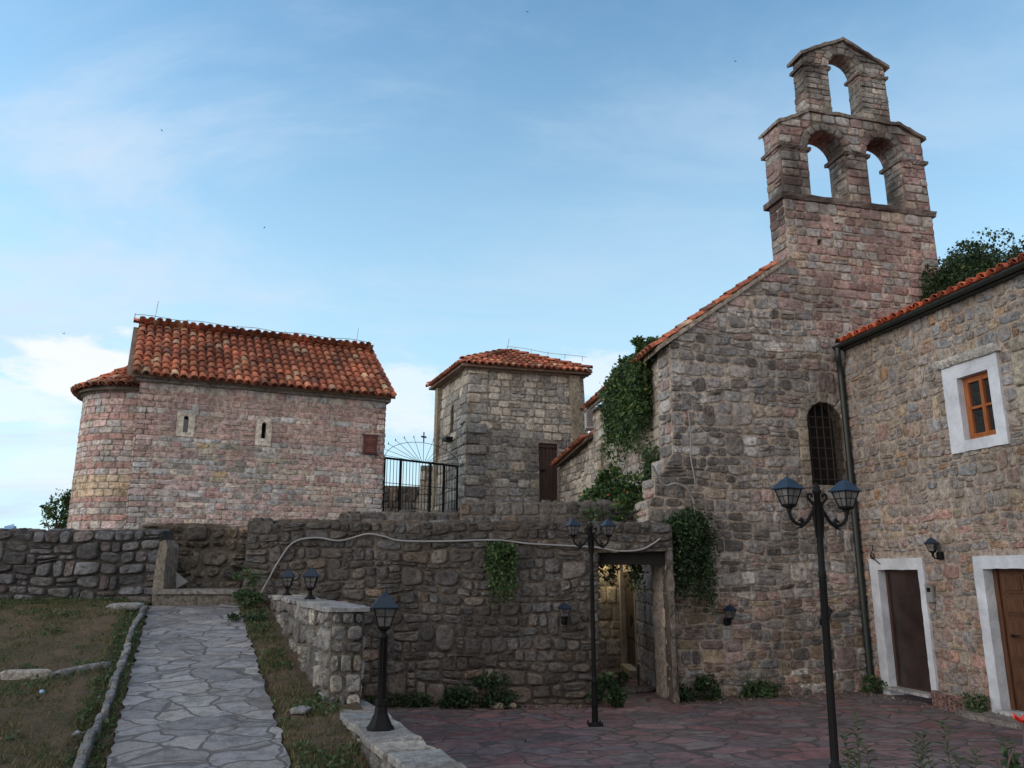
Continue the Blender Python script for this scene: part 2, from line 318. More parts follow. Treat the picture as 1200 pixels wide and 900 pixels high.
# ------------------------------------------------------------------ masonry engine
def crossings(polys, v):
    xs = []
    for P in polys:
        for i in range(len(P)):
            (x0, y0), (x1, y1) = P[i], P[(i + 1) % len(P)]
            if (y0 <= v) != (y1 <= v): xs.append(x0 + (v - y0) / (y1 - y0) * (x1 - x0))
    xs.sort(); return [(xs[i], xs[i + 1]) for i in range(0, len(xs) - 1, 2)]
def cells_of(polys, h, hv, wd, wv, rnd, dbl, split, wob, levels=None):
    vs = [p[1] for P in polys for p in P]; v0, v1 = min(vs), max(vs)
    if levels is None:
        lv = [v0]
        while lv[-1] < v1 - h * .6: lv.append(lv[-1] + h * (1 + hv * rnd.uniform(-1, 1)))
        lv[-1] = v1
    else: lv = levels
    out = []; blocked = {}
    ph = [rnd.uniform(0, 9) for _ in lv]
    def wb(i, x):
        if i == 0 or i == len(lv) - 1: return 0
        return wob * (math.sin(x * 1.9 + ph[i]) + .6 * math.sin(x * 4.7 + ph[i] * 3) + .4 * math.sin(x * 9.1 + ph[i] * 2)) * .5
    for i in range(len(lv) - 1):
        a, b = lv[i], lv[i + 1]; e = (b - a) * .04
        IM, I0, I1 = (crossings(polys, q) for q in ((a + b) / 2, a + e, b - e))
        if len(I0) != len(IM): I0 = IM
        if len(I1) != len(IM): I1 = IM
        I0 = [(q0 if abs(q0[0] - qm[0]) < .35 and abs(q0[1] - qm[1]) < .35 else qm) for q0, qm in zip(I0, IM)]; I1 = [(q0 if abs(q0[0] - qm[0]) < .35 and abs(q0[1] - qm[1]) < .35 else qm) for q0, qm in zip(I1, IM)]
        for (L0, R0), (LM, RM), (L1, R1) in zip(I0, IM, I1):
            segs = [(LM, RM)]
            for (bl, br) in blocked.get(i, []):
                ns = []
                for (l, r) in segs:
                    if br <= l + .01 or bl >= r - .01: ns.append((l, r)); continue
                    if bl - l > .06: ns.append((l, bl))
                    if r - br > .06: ns.append((br, r))
                segs = ns
            for (l, r) in segs:
                x = l; bs = [l]
                while r - x > wd * 1.6:
                    x += wd * math.exp(rnd.uniform(-wv, wv)); bs.append(x)
                if r - bs[-1] > wd * 1.1 and rnd.random() < .7: bs.append(bs[-1] + (r - bs[-1]) * rnd.uniform(.4, .6))
                if r - bs[-1] < wd * .35 and len(bs) > 1: bs[-1] = r
                else: bs.append(r)
                for j in range(len(bs) - 1):
                    p, q = bs[j], bs[j + 1]; top = i + 1
                    tj = [rnd.uniform(-.06, .06) * h for _ in range(2)]
                    ends0, ends1 = p <= l + 1e-6, q >= r - 1e-6
                    if i + 2 < len(lv) and rnd.random() < dbl and (q - p) > h * .9:
                        J = crossings(polys, lv[i + 2] - e)
                        if any(jl <= p + .001 and jr >= q - .001 for jl, jr in J) and not ends0 and not ends1:
                            top = i + 2; blocked.setdefault(i + 1, []).append((p, q))
                    a0 = L0 if (ends0 and l == LM) else max(p, L0); a1 = R0 if (ends1 and r == RM) else min(q, R0)
                    c0 = L1 if (ends0 and l == LM) else max(p, L1); c1 = R1 if (ends1 and r == RM) else min(q, R1)
                    if top == i + 2: c0, c1 = p, q
                    if a1 < a0: a0 = a1 = (a0 + a1) / 2
                    if c1 < c0: c0 = c1 = (c0 + c1) / 2
                    if (a1 - a0) + (c1 - c0) < .05: continue
                    A = (a0, a + wb(i, a0)); B = (a1, a + wb(i, a1)); C_ = (c1, lv[top] + wb(top, c1)); D = (c0, lv[top] + wb(top, c0))
                    if rnd.random() < split and (lv[top] - a) > h * .8 and q - p > wd * .5:
                        f = rnd.uniform(.35, .65); m0 = (A[0] * (1 - f) + D[0] * f, A[1] * (1 - f) + D[1] * f); m1 = (B[0] * (1 - f) + C_[0] * f, B[1] * (1 - f) + C_[1] * f)
                        out.append((A, B, m1, m0)); out.append((m0, m1, C_, D))
                    else: out.append((A, B, C_, D))
    return np.array(out)
def stones(mb, cells, fmap, pal, depth=.04, gap=.012, rnd=None, p=(2.8, 5), jit=.05, rough=.008, mat=0, colfn=None, flat=.0):
    S = len(cells)
    if not S: return
    rg = np.random.default_rng(rnd.randrange(1 << 30)); n = 14
    th = np.linspace(0, 2 * np.pi, n, endpoint=False)[None, :] + rg.uniform(-.05, .05, (S, n)) + np.pi / n
    pw = rg.uniform(p[0], p[1], (S, 1)); ca, sa = np.cos(th), np.sin(th)
    a = np.sign(ca) * np.abs(ca) ** (2 / pw); b = np.sign(sa) * np.abs(sa) ** (2 / pw)
    wdt = np.maximum((np.linalg.norm(cells[:, 1] - cells[:, 0], axis=1) + np.linalg.norm(cells[:, 2] - cells[:, 3], axis=1)) / 2, .03)
    hgt = np.maximum((np.linalg.norm(cells[:, 3] - cells[:, 0], axis=1) + np.linalg.norm(cells[:, 2] - cells[:, 1], axis=1)) / 2, .03)
    gs = gap * rg.uniform(.3, 1.5, S)
    a = a * (1 - np.minimum(2 * gs / wdt, .5))[:, None]; b = b * (1 - np.minimum(2 * gs / hgt, .5))[:, None]
    jr = 1 - jit * (rg.random((S, n)) + .6 * (.5 + .5 * np.sin(th * 2 + rg.uniform(0, 6, (S, 1)))) ); a *= jr; b *= jr
    rings = [(1.0, -.3), (.985, .55), (.945, .94), (.70, 1.0), (.35, 1.0), (0.0, 1.0)]
    D = depth * rg.uniform(.45, 1.35, S)[:, None]; tu = rg.uniform(-.4, .4, (S, 1)) * depth; tv = rg.uniform(-.4, .4, (S, 1)) * depth
    Us, Vs, Ds = [], [], []
    for (r, pr) in rings:
        aa, bb = a * r, b * r
        if r == 0.0: aa, bb = aa[:, :1], bb[:, :1]
        A, B, C_, E_ = (cells[:, k] for k in range(4)); s = (aa + 1) / 2; t = (bb + 1) / 2
        w = [(1 - s) * (1 - t), s * (1 - t), s * t, (1 - s) * t]
        u = sum(wk * q[:, 0:1] for wk, q in zip(w, (A, B, C_, E_))); v = sum(wk * q[:, 1:2] for wk, q in zip(w, (A, B, C_, E_)))
        d = D * pr + (tu * aa + tv * bb) * (pr > 0) + rg.normal(0, rough, u.shape) * (pr > .6)
        Us.append(u); Vs.append(v); Ds.append(d)
    U, V, DD = np.hstack(Us), np.hstack(Vs), np.hstack(Ds); k = U.shape[1]
    P = fmap(U.ravel(), V.ravel(), DD.ravel())
    base = (np.arange(S) * k)[:, None, None]; j = np.arange(n); jn = (j + 1) % n
    quads = np.concatenate([np.stack([r * n + j, r * n + jn, (r + 1) * n + jn, (r + 1) * n + j], 1) for r in range(4)])
    tris = np.stack([4 * n + j, 4 * n + jn, np.full(n, 5 * n)], 1)
    cc = cells.mean(1)
    if colfn: col = np.array([colfn(x, y, rnd) for x, y in cc])
    else: col = np.array([random_col(pal, rnd) for _ in range(S)])
    col = np.repeat(col, k, axis=0)
    off = mb.n
    mb.add(P, (base + quads[None]).reshape(-1, 4), mat, col, True)
    mb.F.append(((base + tris[None]).reshape(-1, 3) + off, mat, True))
def random_col(pal, rnd, br=.22):
    ws = [q[1] for q in pal]; c = rnd.choices(pal, ws)[0][0]; k = math.exp(rnd.uniform(-br, br)); t = rnd.uniform(-.04, .04)
    return (c[0] * k * (1 + t), c[1] * k, c[2] * k * (1 - t))
def flat_body(mb, polys, fmap, thick, mat=1, col=(.3, .26, .2)):
    pts = [p for P in polys for p in P]
    tri = geometry.tessellate_polygon([[Vector((x, y, 0)) for x, y in P] for P in polys])
    u = np.array([p[0] for p in pts]); v = np.array([p[1] for p in pts]); n = len(pts)
    F = fmap(u, v, np.zeros(n)); B = fmap(u, v, np.full(n, -thick)); V = np.vstack([F, B])
    fs = [tuple(t) for t in tri] + [tuple(i + n for i in t[::-1]) for t in tri]; o = 0
    for P in polys:
        for i in range(len(P)): a, b = o + i, o + (i + 1) % len(P); fs.append((a, b, b + n, a + n))
        o += len(P)
    mb.add(V, fs, mat, col)
def plane_map(O, U, Nn):
    O, U, Nn = np.array(O, float), np.array(U, float), np.array(Nn, float)
    return lambda u, v, d: O[None] + u[:, None] * U[None] + np.outer(v, (0, 0, 1)) + d[:, None] * Nn[None]
PAL = {
 'dark': [((.135, .124, .115), 4), ((.105, .098, .094), 4), ((.17, .157, .145), 2), ((.17, .135, .11), .5), ((.13, .128, .13), 3)],  # dirty stone; tones also lowered to stand in for the courtyard's enclosing shade
 'left': [((.15, .155, .17), 4), ((.105, .108, .115), 3), ((.21, .215, .23), 2.0), ((.15, .135, .135), 2)],
 'gable': [((.37, .35, .335), 4), ((.32, .305, .30), 4), ((.48, .46, .44), 2.5), ((.37, .315, .265), 1.2), ((.38, .29, .275), 1.2), ((.45, .30, .16), .12), ((.19, .178, .168), 1.3)],
 'pink': [((.59, .45, .435), 4), ((.58, .53, .50), 4), ((.53, .51, .51), 4), ((.64, .55, .48), 2), ((.50, .345, .335), 1.8), ((.42, .40, .40), 2)],
 'belfry': [((.40, .285, .265), 4), ((.46, .425, .395), 4), ((.33, .225, .21), 2.5), ((.48, .40, .33), 2), ((.33, .315, .30), 3)],
 'cream': [((.52, .475, .41), 4), ((.46, .43, .385), 3), ((.60, .55, .47), 2), ((.40, .375, .34), 3), ((.33, .31, .29), 2)],
 'mid': [((.30, .285, .27), 4), ((.25, .24, .23), 4), ((.41, .39, .36), 2.5), ((.33, .285, .235), 1), ((.18, .17, .165), 2)],
 'right': [((0.290, 0.285, 0.290), 4), ((0.331, 0.299, 0.267), 4), ((0.368, 0.304, 0.230), 1.6), ((0.304, 0.271, 0.253), 3), ((0.386, 0.258, 0.166), .5), ((0.350, 0.262, 0.235), 1)],
 'rose': [((.42, .265, .235), 4), ((.36, .275, .25), 4), ((.40, .285, .21), 1.4), ((.30, .28, .275), 3), ((.38, .325, .28), 2)],
 'block': [((.52, .46, .43), 3), ((.44, .42, .42), 3), ((.56, .49, .43), 2)],
}
def masonry(mb, polys, fmap, pal, h=.17, w=.3, hv=.3, wv=.5, depth=.035, gap=.012, seed=1, p=(2.8, 5), jit=.05, dbl=.1, split=.12, wob=.03, thick=.4, mcol=(.3, .26, .2), body=True, colfn=None, levels=None, rough=.006):
    rnd = random.Random(seed)
    if body: flat_body(mb, polys, fmap, thick, 1, mcol)
    stones(mb, cells_of(polys, h, hv, w, wv, rnd, dbl, split, wob, levels), fmap, PAL[pal] if isinstance(pal, str) else pal, depth, gap, rnd, p, jit, rough, 0, colfn)
def path_map(O, U, Nn, pts, flip=1):
    """maps (w = depth into the wall, s = length along the path) to the side of an opening or an outline edge"""
    O, U, Nn = np.array(O, float), np.array(U, float), np.array(Nn, float); P = np.array(pts, float)
    sg = np.linalg.norm(np.diff(P, axis=0), axis=1); cs = np.concatenate([[0], np.cumsum(sg)])
    tg = np.diff(P, axis=0) / sg[:, None]; nm = np.stack([tg[:, 1], -tg[:, 0]], 1) * flip
    vn = np.vstack([nm[:1], (nm[:-1] + nm[1:]) / 2, nm[-1:]]); vn /= np.linalg.norm(vn, axis=1)[:, None]
    def f(w, s, d):
        x = np.interp(s, cs, P[:, 0]); y = np.interp(s, cs, P[:, 1]); nx = np.interp(s, cs, vn[:, 0]); ny = np.interp(s, cs, vn[:, 1])
        x = x + nx * d; y = y + ny * d
        return O[None] + x[:, None] * U[None] + np.outer(y, (0, 0, 1)) - w[:, None] * Nn[None]
    return f, cs[-1]
def edge_stones(mb, O, U, Nn, pts, depth_w, pal, h=.2, w=.35, seed=3, flip=1, w0=.02, **kw):
    f, Ls = path_map(O, U, Nn, pts, flip)
    masonry(mb, [[(w0, 0.01), (depth_w, 0.01), (depth_w, Ls - .01), (w0, Ls - .01)]], f, pal, h=h, w=w, seed=seed, body=False, **kw)
def arc(cx, cy, r, a0, a1, n=12): return [(cx + r * math.cos(a0 + (a1 - a0) * i / n), cy + r * math.sin(a0 + (a1 - a0) * i / n)) for i in range(n + 1)]
def voussoirs(mb, fmap, cx, cy, r0, r1, n, pal, depth=.03, seed=5, a0=0, a1=math.pi, gap=.006):
    rnd = random.Random(seed); cells = []
    for i in range(n):
        t0 = a0 + (a1 - a0) * i / n; t1 = a0 + (a1 - a0) * (i + 1) / n
        q = lambda r, t: (cx + r * math.cos(t), cy + r * math.sin(t))
        cells.append((q(r0, t0), q(r1, t0), q(r1, t1), q(r0, t1)))
    stones(mb, np.array(cells), fmap, PAL[pal] if isinstance(pal, str) else pal, depth, gap, rnd, (6, 9), .015, .002)
def moulding(mb, fmap, u0, u1, v0, v1, proj, back, col=(.30, .27, .24), seed=1, mat=0, n=24):
    """a worn projecting course: its outline wanders slightly"""
    rg = np.random.default_rng(seed); us = np.linspace(u0, u1, n); V = []
    for (vv, dd) in ((v0, proj * .55), (v0 + (v1 - v0) * .45, proj * .8), (v1 - .01, proj), (v1, proj * .6), (v1, -back), (v0, -back)):
        V.append(fmap(us, np.full(n, vv) + rg.normal(0, .006, n), np.full(n, dd) + rg.normal(0, .008, n) * (dd > 0)))
    k = 6; V = np.concatenate(V); F = [(r * n + i, r * n + i + 1, ((r + 1) % k) * n + i + 1, ((r + 1) % k) * n + i) for r in range(k) for i in range(n - 1)]
    F += [tuple(r * n for r in range(k)), tuple(r * n + n - 1 for r in range(k - 1, -1, -1))]
    mb.add(V, F, mat, col)

# ------------------------------------------------------------------ barrel tiles
TPAL = [((.45, .155, .09), 6), ((.39, .13, .078), 5), ((.49, .21, .125), 3), ((.33, .118, .075), 2.5), ((.50, .33, .22), 1.2), ((.24, .12, .09), 1.0)]
TPAL_NEW = [((.46, .10, .05), 5), ((.41, .09, .045), 4), ((.50, .14, .07), 2)]
def tiles(mb, frames, ln=.42, r0=.082, r1=.066, pal=TPAL, seed=1):
    """frames: list of (origin, upslope, lateral, normal, scale, kind); kind 0 cover, 1 pan"""
    rnd = random.Random(seed); K = 7; n = len(frames)
    O = np.array([f[0] for f in frames]); S = np.array([f[1] for f in frames]); La = np.array([f[2] for f in frames]); Nn = np.array([f[3] for f in frames])
    sc = np.array([f[4] for f in frames]); kind = np.array([f[5] for f in frames])
    rg = np.random.default_rng(seed); La = La + S * rg.normal(0, .04, (n, 1)); O = O + La * rg.normal(0, .006, (n, 1)) + S * rg.normal(0, .014, (n, 1)) + Nn * rg.uniform(0, .012, (n, 1))
    rings = []
    for (t, ra, rb, lift) in ((0, r0, r0, .03), (0, r0 - .016, r0 - .016, .03), (1, r1 - .012, r1 - .012, 0)):
        pass
    al = np.linspace(0, np.pi, K); sgn = np.where(kind == 0, 1., -1.)
    def ring(t, r):
        up = np.where(kind == 0, .035 * (1 - t), .075 + .03 * (1 - t)); x = np.cos(al) * r
        c = O + S * (t * ln) + Nn * up[:, None]
        return c[:, None] + La[:, None] * (x[None] * sc[:, None])[..., None] + Nn[:, None] * (np.sin(al)[None] * r * sgn[:, None] * np.minimum(sc, 1.)[:, None] ** .5)[..., None]
    V = np.concatenate([ring(0, r0 - .014), ring(0, r0), ring(1, r1)], 1)
    base = (np.arange(n) * 3 * K)[:, None, None]; F = []
    for r in (0, 1):
        for i in range(K - 1): F.append((r * K + i, r * K + i + 1, (r + 1) * K + i + 1, (r + 1) * K + i))
    c = np.array([random_col(pal, rnd, .15) for _ in range(n)])
    from mathutils import noise as _nz
    c *= np.array([1 + .55 * _nz.fractal(Vector((p[0] * .9, p[1] * .9, p[2] * 1.3)), 1, 2, 3) for p in O])[:, None].clip(.5, 1.35)     # weathering in patches
    mb.add(V.reshape(-1, 3), (base + np.array(F)[None]).reshape(-1, 4), 0, np.repeat(c, 3 * K, 0), True)
def tile_frames(O, U, S, Ls, smin, smax, pitch=.2, exp=.33, over=.08):
    O, U, S = np.array(O, float), np.array(U, float), np.array(S, float); Nn = np.cross(U, S); Nn /= np.linalg.norm(Nn)
    if Nn[2] < 0: Nn = -Nn
    fr = []; rows = int(math.ceil((Ls + over) / exp))
    for j in range(rows):
        t = -over + j * exp; a, b = smin(max(t, 0)), smax(max(t, 0)); i0 = math.ceil(a / pitch)
        i = i0
        while i * pitch <= b:
            fr.append((O + U * i * pitch + S * t, S, U, Nn, 1., 0))
            if (i + .5) * pitch <= b: fr.append((O + U * (i + .5) * pitch + S * (t - .02), S, U, Nn, 1., 1))
            i += 1
    return fr
def ridge_frames(A, B, exp=.34):
    A, B = np.array(A, float), np.array(B, float); d = B - A; Ln = np.linalg.norm(d); d /= Ln
    la = np.cross(d, (0, 0, 1)); la /= np.linalg.norm(la); nn = np.cross(la, d); nn = nn if nn[2] > 0 else -nn
    return [(A + d * k * exp, d, la, nn, 1.35, 0) for k in range(int(Ln / exp))]
def quad_slab(mb, P, th, mat=0, col=(.3, .25, .2)):
    P = np.array(P, float); V = np.vstack([P, P - np.array([0, 0, th])]); n = len(P)
    mb.add(V, [tuple(range(n)), tuple(range(2 * n - 1, n - 1, -1))] + [(i, (i + 1) % n, (i + 1) % n + n, i + n) for i in range(n)], mat, col)

# ------------------------------------------------------------------ foliage
GP = {'ivy': [((.048, .095, .032), 4), ((.08, .14, .045), 3), ((.028, .058, .024), 3), ((.15, .19, .06), 1)],
      'dark': [((.025, .05, .022), 4), ((.035, .068, .028), 3), ((.055, .095, .035), 1.5), ((.10, .12, .05), .3)],
      'weed': [((.06, .10, .04), 3), ((.045, .08, .035), 3), ((.09, .13, .05), 1)],
      'dry': [((.17, .135, .07), 3), ((.055, .08, .025), 2.4), ((.11, .105, .05), 2)]}
def leaves(mb, P, size, pal, seed=1, nrm=None, droop=0., aspect=.6, mat=0, sv=.55):
    P = np.asarray(P, float); n = len(P); rg = np.random.default_rng(seed); rnd = random.Random(seed)
    d = rg.normal(0, 1, (n, 3)); d[:, 2] -= droop
    if nrm is not None: d += np.asarray(nrm) * .6
    d /= np.linalg.norm(d, axis=1)[:, None]; s = rg.normal(0, 1, (n, 3))
    if nrm is not None: s = np.cross(d, np.asarray(nrm) + rg.normal(0, .5, (n, 3)))
    else: s = np.cross(d, s)
    s /= (np.linalg.norm(s, axis=1)[:, None] + 1e-9); nn = np.cross(d, s)
    z = (size * np.exp(rg.uniform(-sv, sv, n)))[:, None]
    A = P; T = P + d * z; Ll = P + d * z * .45 + s * z * aspect * .5 + nn * z * .1; Rr = P + d * z * .45 - s * z * aspect * .5 + nn * z * .1
    V = np.stack([A, Ll, T, Rr], 1).reshape(-1, 3); F = np.concatenate([np.stack([np.arange(n) * 4 + q for q in t], 1) for t in ((0, 1, 2), (0, 2, 3))])
    c = np.array([random_col(GP[pal], rnd, .3) for _ in range(n)])
    mb.add(V, F, mat, np.repeat(c, 4, 0))
def clump_points(n, c, rad, seed, k=14, squash=1.):
    """points on many small lobes inside an ellipsoid: uneven outline with gaps"""
    rg = np.random.default_rng(seed); c = np.array(c, float); rad = np.array(rad, float)
    lc = rg.normal(0, 1, (k, 3)); lc /= np.linalg.norm(lc, axis=1)[:, None]; lc *= rg.uniform(.25, .95, (k, 1)) ** .6
    lr = rg.uniform(.22, .5, k); i = rg.integers(0, k, n); q = rg.normal(0, 1, (n, 3)); q /= np.linalg.norm(q, axis=1)[:, None]
    q *= rg.uniform(.35, 1., (n, 1)) ** .5
    return c + (lc[i] + q * lr[i][:, None]) * rad
def strand_points(tops, lens, seed, step=.03, sway=.04, spread=.05):
    rg = np.random.default_rng(seed); out = []
    for (x, y, z), ln in zip(tops, lens):
        m = max(3, int(ln / step)); t = np.arange(m) * step
        sx = np.cumsum(rg.normal(0, sway * .12, m)); sy = np.cumsum(rg.normal(0, sway * .12, m))
        out.append(np.stack([x + sx, y + sy, z - t], 1) + rg.normal(0, spread, (m, 3)) * np.linspace(1, .5, m)[:, None])
    return np.concatenate(out)
def leaf_thing(name, P, size, pal, label, cat, seed=1, group=None, stems=None, flowers=None, **kw):
    base = (float(P[:, 0].mean()), float(P[:, 1].mean()), float(P[:, 2].min()))
    root = empty(name, base, 0, label, cat, group)
    mb = MB(); leaves(mb, P, size, pal, seed, **kw); mb.build('foliage', M['leaf'], root, base)
    if stems:
        for s in stems: mb = MB(); mb.tube(s, [.012] + [.008] * (len(s) - 2) + [.004], 5); mb.build('stem', M['wood_stem'], root, base)
    if flowers is not None:
        rg = np.random.default_rng(seed)
        for f in flowers:
            mb = MB(); f_ = np.array(f)
            for k in range(5):
                a = k * 1.256; d = np.array([math.cos(a), rg.uniform(-.5, .5), math.sin(a)]); e = np.array([-math.sin(a), 0, math.cos(a)])
                mb.add([f_, f_ + d * .012 + e * .007, f_ + d * .018, f_ + d * .012 - e * .007], [(0, 1, 2, 3)])
            mb.build('flower', M['red_petal'], root, base)
    return root

def jag(poly, step=.12, amp=.004, seed=1):
    rg = np.random.default_rng(seed); out = []
    for i in range(len(poly)):
        a, b = np.array(poly[i], float), np.array(poly[(i + 1) % len(poly)], float); n = max(1, int(np.linalg.norm(b - a) / step))
        for k in range(n): out.append(tuple(a + (b - a) * k / n + rg.normal(0, amp, 2)))
    return out
def unit(az): return np.array([math.sin(R(az)), math.cos(R(az)), 0.])
UP = np.array([0, 0, 1.])
# ================================================================== THE SETTING
def gz(y): return np.clip(-.41 + .142 * y, .05, 1.56)
mb = MB(); mb.add([(-300, -60, -.03), (300, -60, -.03), (300, 600, -.03), (-300, 600, -.03)], [(0, 1, 2, 3)])
tag(mb.build('ground', M['earth']), kind='structure')
mb = MB(); mb.add([(-2.2, 1.5, 0), (14, 1.5, 0), (14, 20.5, 0), (-2.9, 20.5, 0)], [(0, 1, 2, 3)])
tag(mb.build('plaza', M['plaza']), kind='structure')
# sloping garden ground left of the low wall: one undulating sheet
def grid(mb, xs_of_y, ys, zf, nx=60, seed=1, rough=.02, mat=0):
    rg = np.random.default_rng(seed); V = []; ny = len(ys)
    for y in ys:
        a, b = xs_of_y(y)
        xs = np.linspace(a, b, nx); V.append(np.stack([xs, np.full(nx, y), zf(xs, y) + rg.normal(0, rough, nx)], 1))
    V = np.concatenate(V); F = [(j * nx + i, j * nx + i + 1, (j + 1) * nx + i + 1, (j + 1) * nx + i) for j in range(ny - 1) for i in range(nx - 1)]
    mb.add(V, F, mat, smooth=True)
LW = lambda y: -.55 + (y - 5.89) * -.3975           # centre line of the low wall, x at a given y
mb = MB()
def lawn_z(x, y):
    z = gz(y) + .02 * np.sin(x * 2.1) * np.cos(y * 1.7)
    pl = -3.19 + (y - 6.8) * -.4097; pr = -1.73 + (y - 6.8) * -.4085
    inpath = (x > pl - .02) & (x < pr + .02)
    z = np.where(inpath, gz(y) - .03, z); return np.where(x < pl - .35, z + .05, z)
grid(mb, lambda y: (-16, LW(y) + .05 if y < 8.7 else min(LW(8.7) + (y - 8.7) * -.45 + .05, -1.4)), np.linspace(1.5, 14.2, 130), lawn_z, 150, 2, .012)
tag(mb.build('garden_ground', M['earth']), kind='structure')
mb = MB(); rgp = np.random.default_rng(8); grid(mb, lambda y: (-3.19 + (y - 6.8) * -.4097 + rgp.normal(0, .018), -1.73 + (y - 6.8) * -.4085 + rgp.normal(0, .018)), np.linspace(2, 13.62, 110), lambda x, y: gz(y) + .012 + 0 * x, 12, 3, .003)
tag(mb.build('path', M['path']), kind='structure')
# upper terrace behind the retaining wall
mb = MB()
def terr(a, x0, x1, y0, y1, z0, z1): mb.add([(x0, y0, z0), (x1, y0, z0), (x1, y1, z1), (x0, y1, z1)], [(0, 1, 2, 3)])
terr(mb, -4.5, .9, 14.0, 32, 2.84, 3.7); terr(mb, .9, 2.62, 19.0, 32, 3.05, 3.7); mb.box((.9, 2.64), (14.16, 15.35), (2.70, 2.84)); terr(mb, -30, -4.5, 15.2, 32, 2.6, 3.5)
mb.add([(-4.5, 14.1, 0), (1.38, 14.1, 0), (1.38, 14.1, 2.83), (-4.5, 14.1, 2.83)], [(0, 1, 2, 3)])
tag(mb.build('terrace_ground', M['earth']), kind='structure')
mb = MB(); mb.add([(-30, 14.25, 1.56), (-4.45, 14.25, 1.56), (-4.45, 15.4, 1.56), (-30, 15.4, 1.56)], [(0, 1, 2, 3)])
tag(mb.build('garden_bank', M['earth']), kind='structure')

# ================================================================== RETAINING WALL
root = empty('retaining_wall', (-1, 13.7, 0), label='long dark rubble retaining wall with a doorway, crossing behind the paved yard', cat='wall')
fm = plane_map((-5, 13.7, 0), (1, 0, 0), (0, -1, 0))
wall = MB()
top = [(7.71, 2.86), (7.2, 2.90), (6.3, 2.87), (5.2, 2.92), (4.0, 2.89), (3.0, 2.94), (2.2, 2.90), (1.5, 2.96), (1.06, 2.95), (.98, 2.84), (.9, 2.93), (.52, 2.92)]
outl = [(.50, 0), (6.42, 0), (6.44, 2.42), (7.60, 2.42), (7.60, 0), (7.71, 0)] + top
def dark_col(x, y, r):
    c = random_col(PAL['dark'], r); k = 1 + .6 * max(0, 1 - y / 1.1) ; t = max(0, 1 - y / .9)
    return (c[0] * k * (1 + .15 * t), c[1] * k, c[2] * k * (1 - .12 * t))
flat_body(wall, [outl], fm, .45, 1, (.125, .105, .09)); sto = [(.50, 0), (6.42, 0), (6.44, 2.42), (7.60, 2.42), (7.60, 0), (7.71, 0), (7.71, 2.88), (.52, 2.90)]
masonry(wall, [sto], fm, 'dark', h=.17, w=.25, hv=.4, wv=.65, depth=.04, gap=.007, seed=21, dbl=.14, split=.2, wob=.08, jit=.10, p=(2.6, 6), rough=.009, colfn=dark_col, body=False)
edge_stones(wall, (-5, 13.7, 0), (1, 0, 0), (0, -1, 0), [(.52, 2.92), (.50, 1.3)], .45, 'dark', h=.2, w=.3, seed=31, flip=-1, depth=.05)
edge_stones(wall, (-5, 13.7, 0), (1, 0, 0), (0, -1, 0), [(6.44, 2.4), (6.42, 0)], .45, 'dark', h=.2, w=.3, seed=32, flip=-1, depth=.03)
edge_stones(wall, (-5, 13.7, 0), (1, 0, 0), (0, -1, 0), [(.54, 2.93), (7.6, 2.88)], .44, 'dark', h=.35, w=.3, seed=33, flip=-1, depth=.035)
wall.build('wall', [M['wall_dark'], M['wall_dark']], root, 'w')
mb = MB(); mb.box((1.36, 2.61), (13.84, 14.12), (2.2, 2.41)); mb.build('door_lintel', M['wood_black'], root, 'w')
mb = MB(); ex = jag([(2.605, 0), (2.68, 0), (2.69, 2.2), (2.605, 2.2)], .15, .012, 3); flat_body(mb, [ex], plane_map((0, 13.655, 0), (1, 0, 0), (0, -1, 0)), .10, 0, (.19, .165, .145)); mb.build('door_jamb', M['wall_pale'], root, 'w')

# grey conduit along the wall (px traced as heights along the wall face)
pts = [(-4.75, 13.45, 1.55), (-4.46, 13.5, 1.53), (-4.2, 13.58, 1.66), (-4.05, 13.63, 1.95), (-3.9, 13.63, 2.25), (-3.67, 13.63, 2.56), (-3.3, 13.63, 2.64), (-2.88, 13.63, 2.59), (-2.45, 13.63, 2.70), (-2.15, 13.63, 2.66), (-1.87, 13.63, 2.59), (-1.15, 13.63, 2.58), (-.29, 13.63, 2.60), (.3, 13.63, 2.54), (.86, 13.63, 2.51), (1.4, 13.63, 2.48), (1.8, 13.63, 2.42), (2.15, 13.63, 2.44), (2.35, 13.63, 2.53), (2.5, 13.63, 2.63)]
def smooth_path(P, n=6):
    P = [np.array(p, float) for p in P]; out = []
    for i in range(len(P) - 1):
        a, b, c, d = P[max(i - 1, 0)], P[i], P[i + 1], P[min(i + 2, len(P) - 1)]
        for k in range(n):
            t = k / n; out.append(.5 * ((2 * b) + (-a + c) * t + (2 * a - 5 * b + 4 * c - d) * t * t + (-a + 3 * b - 3 * c + d) * t ** 3))
    out.append(P[-1]); return out
mb = MB(); mb.tube(smooth_path(pts), .016, 7)
tag(mb.build('conduit', M['cable']), 'long grey flexible conduit snaking across the top of the retaining wall', 'conduit')

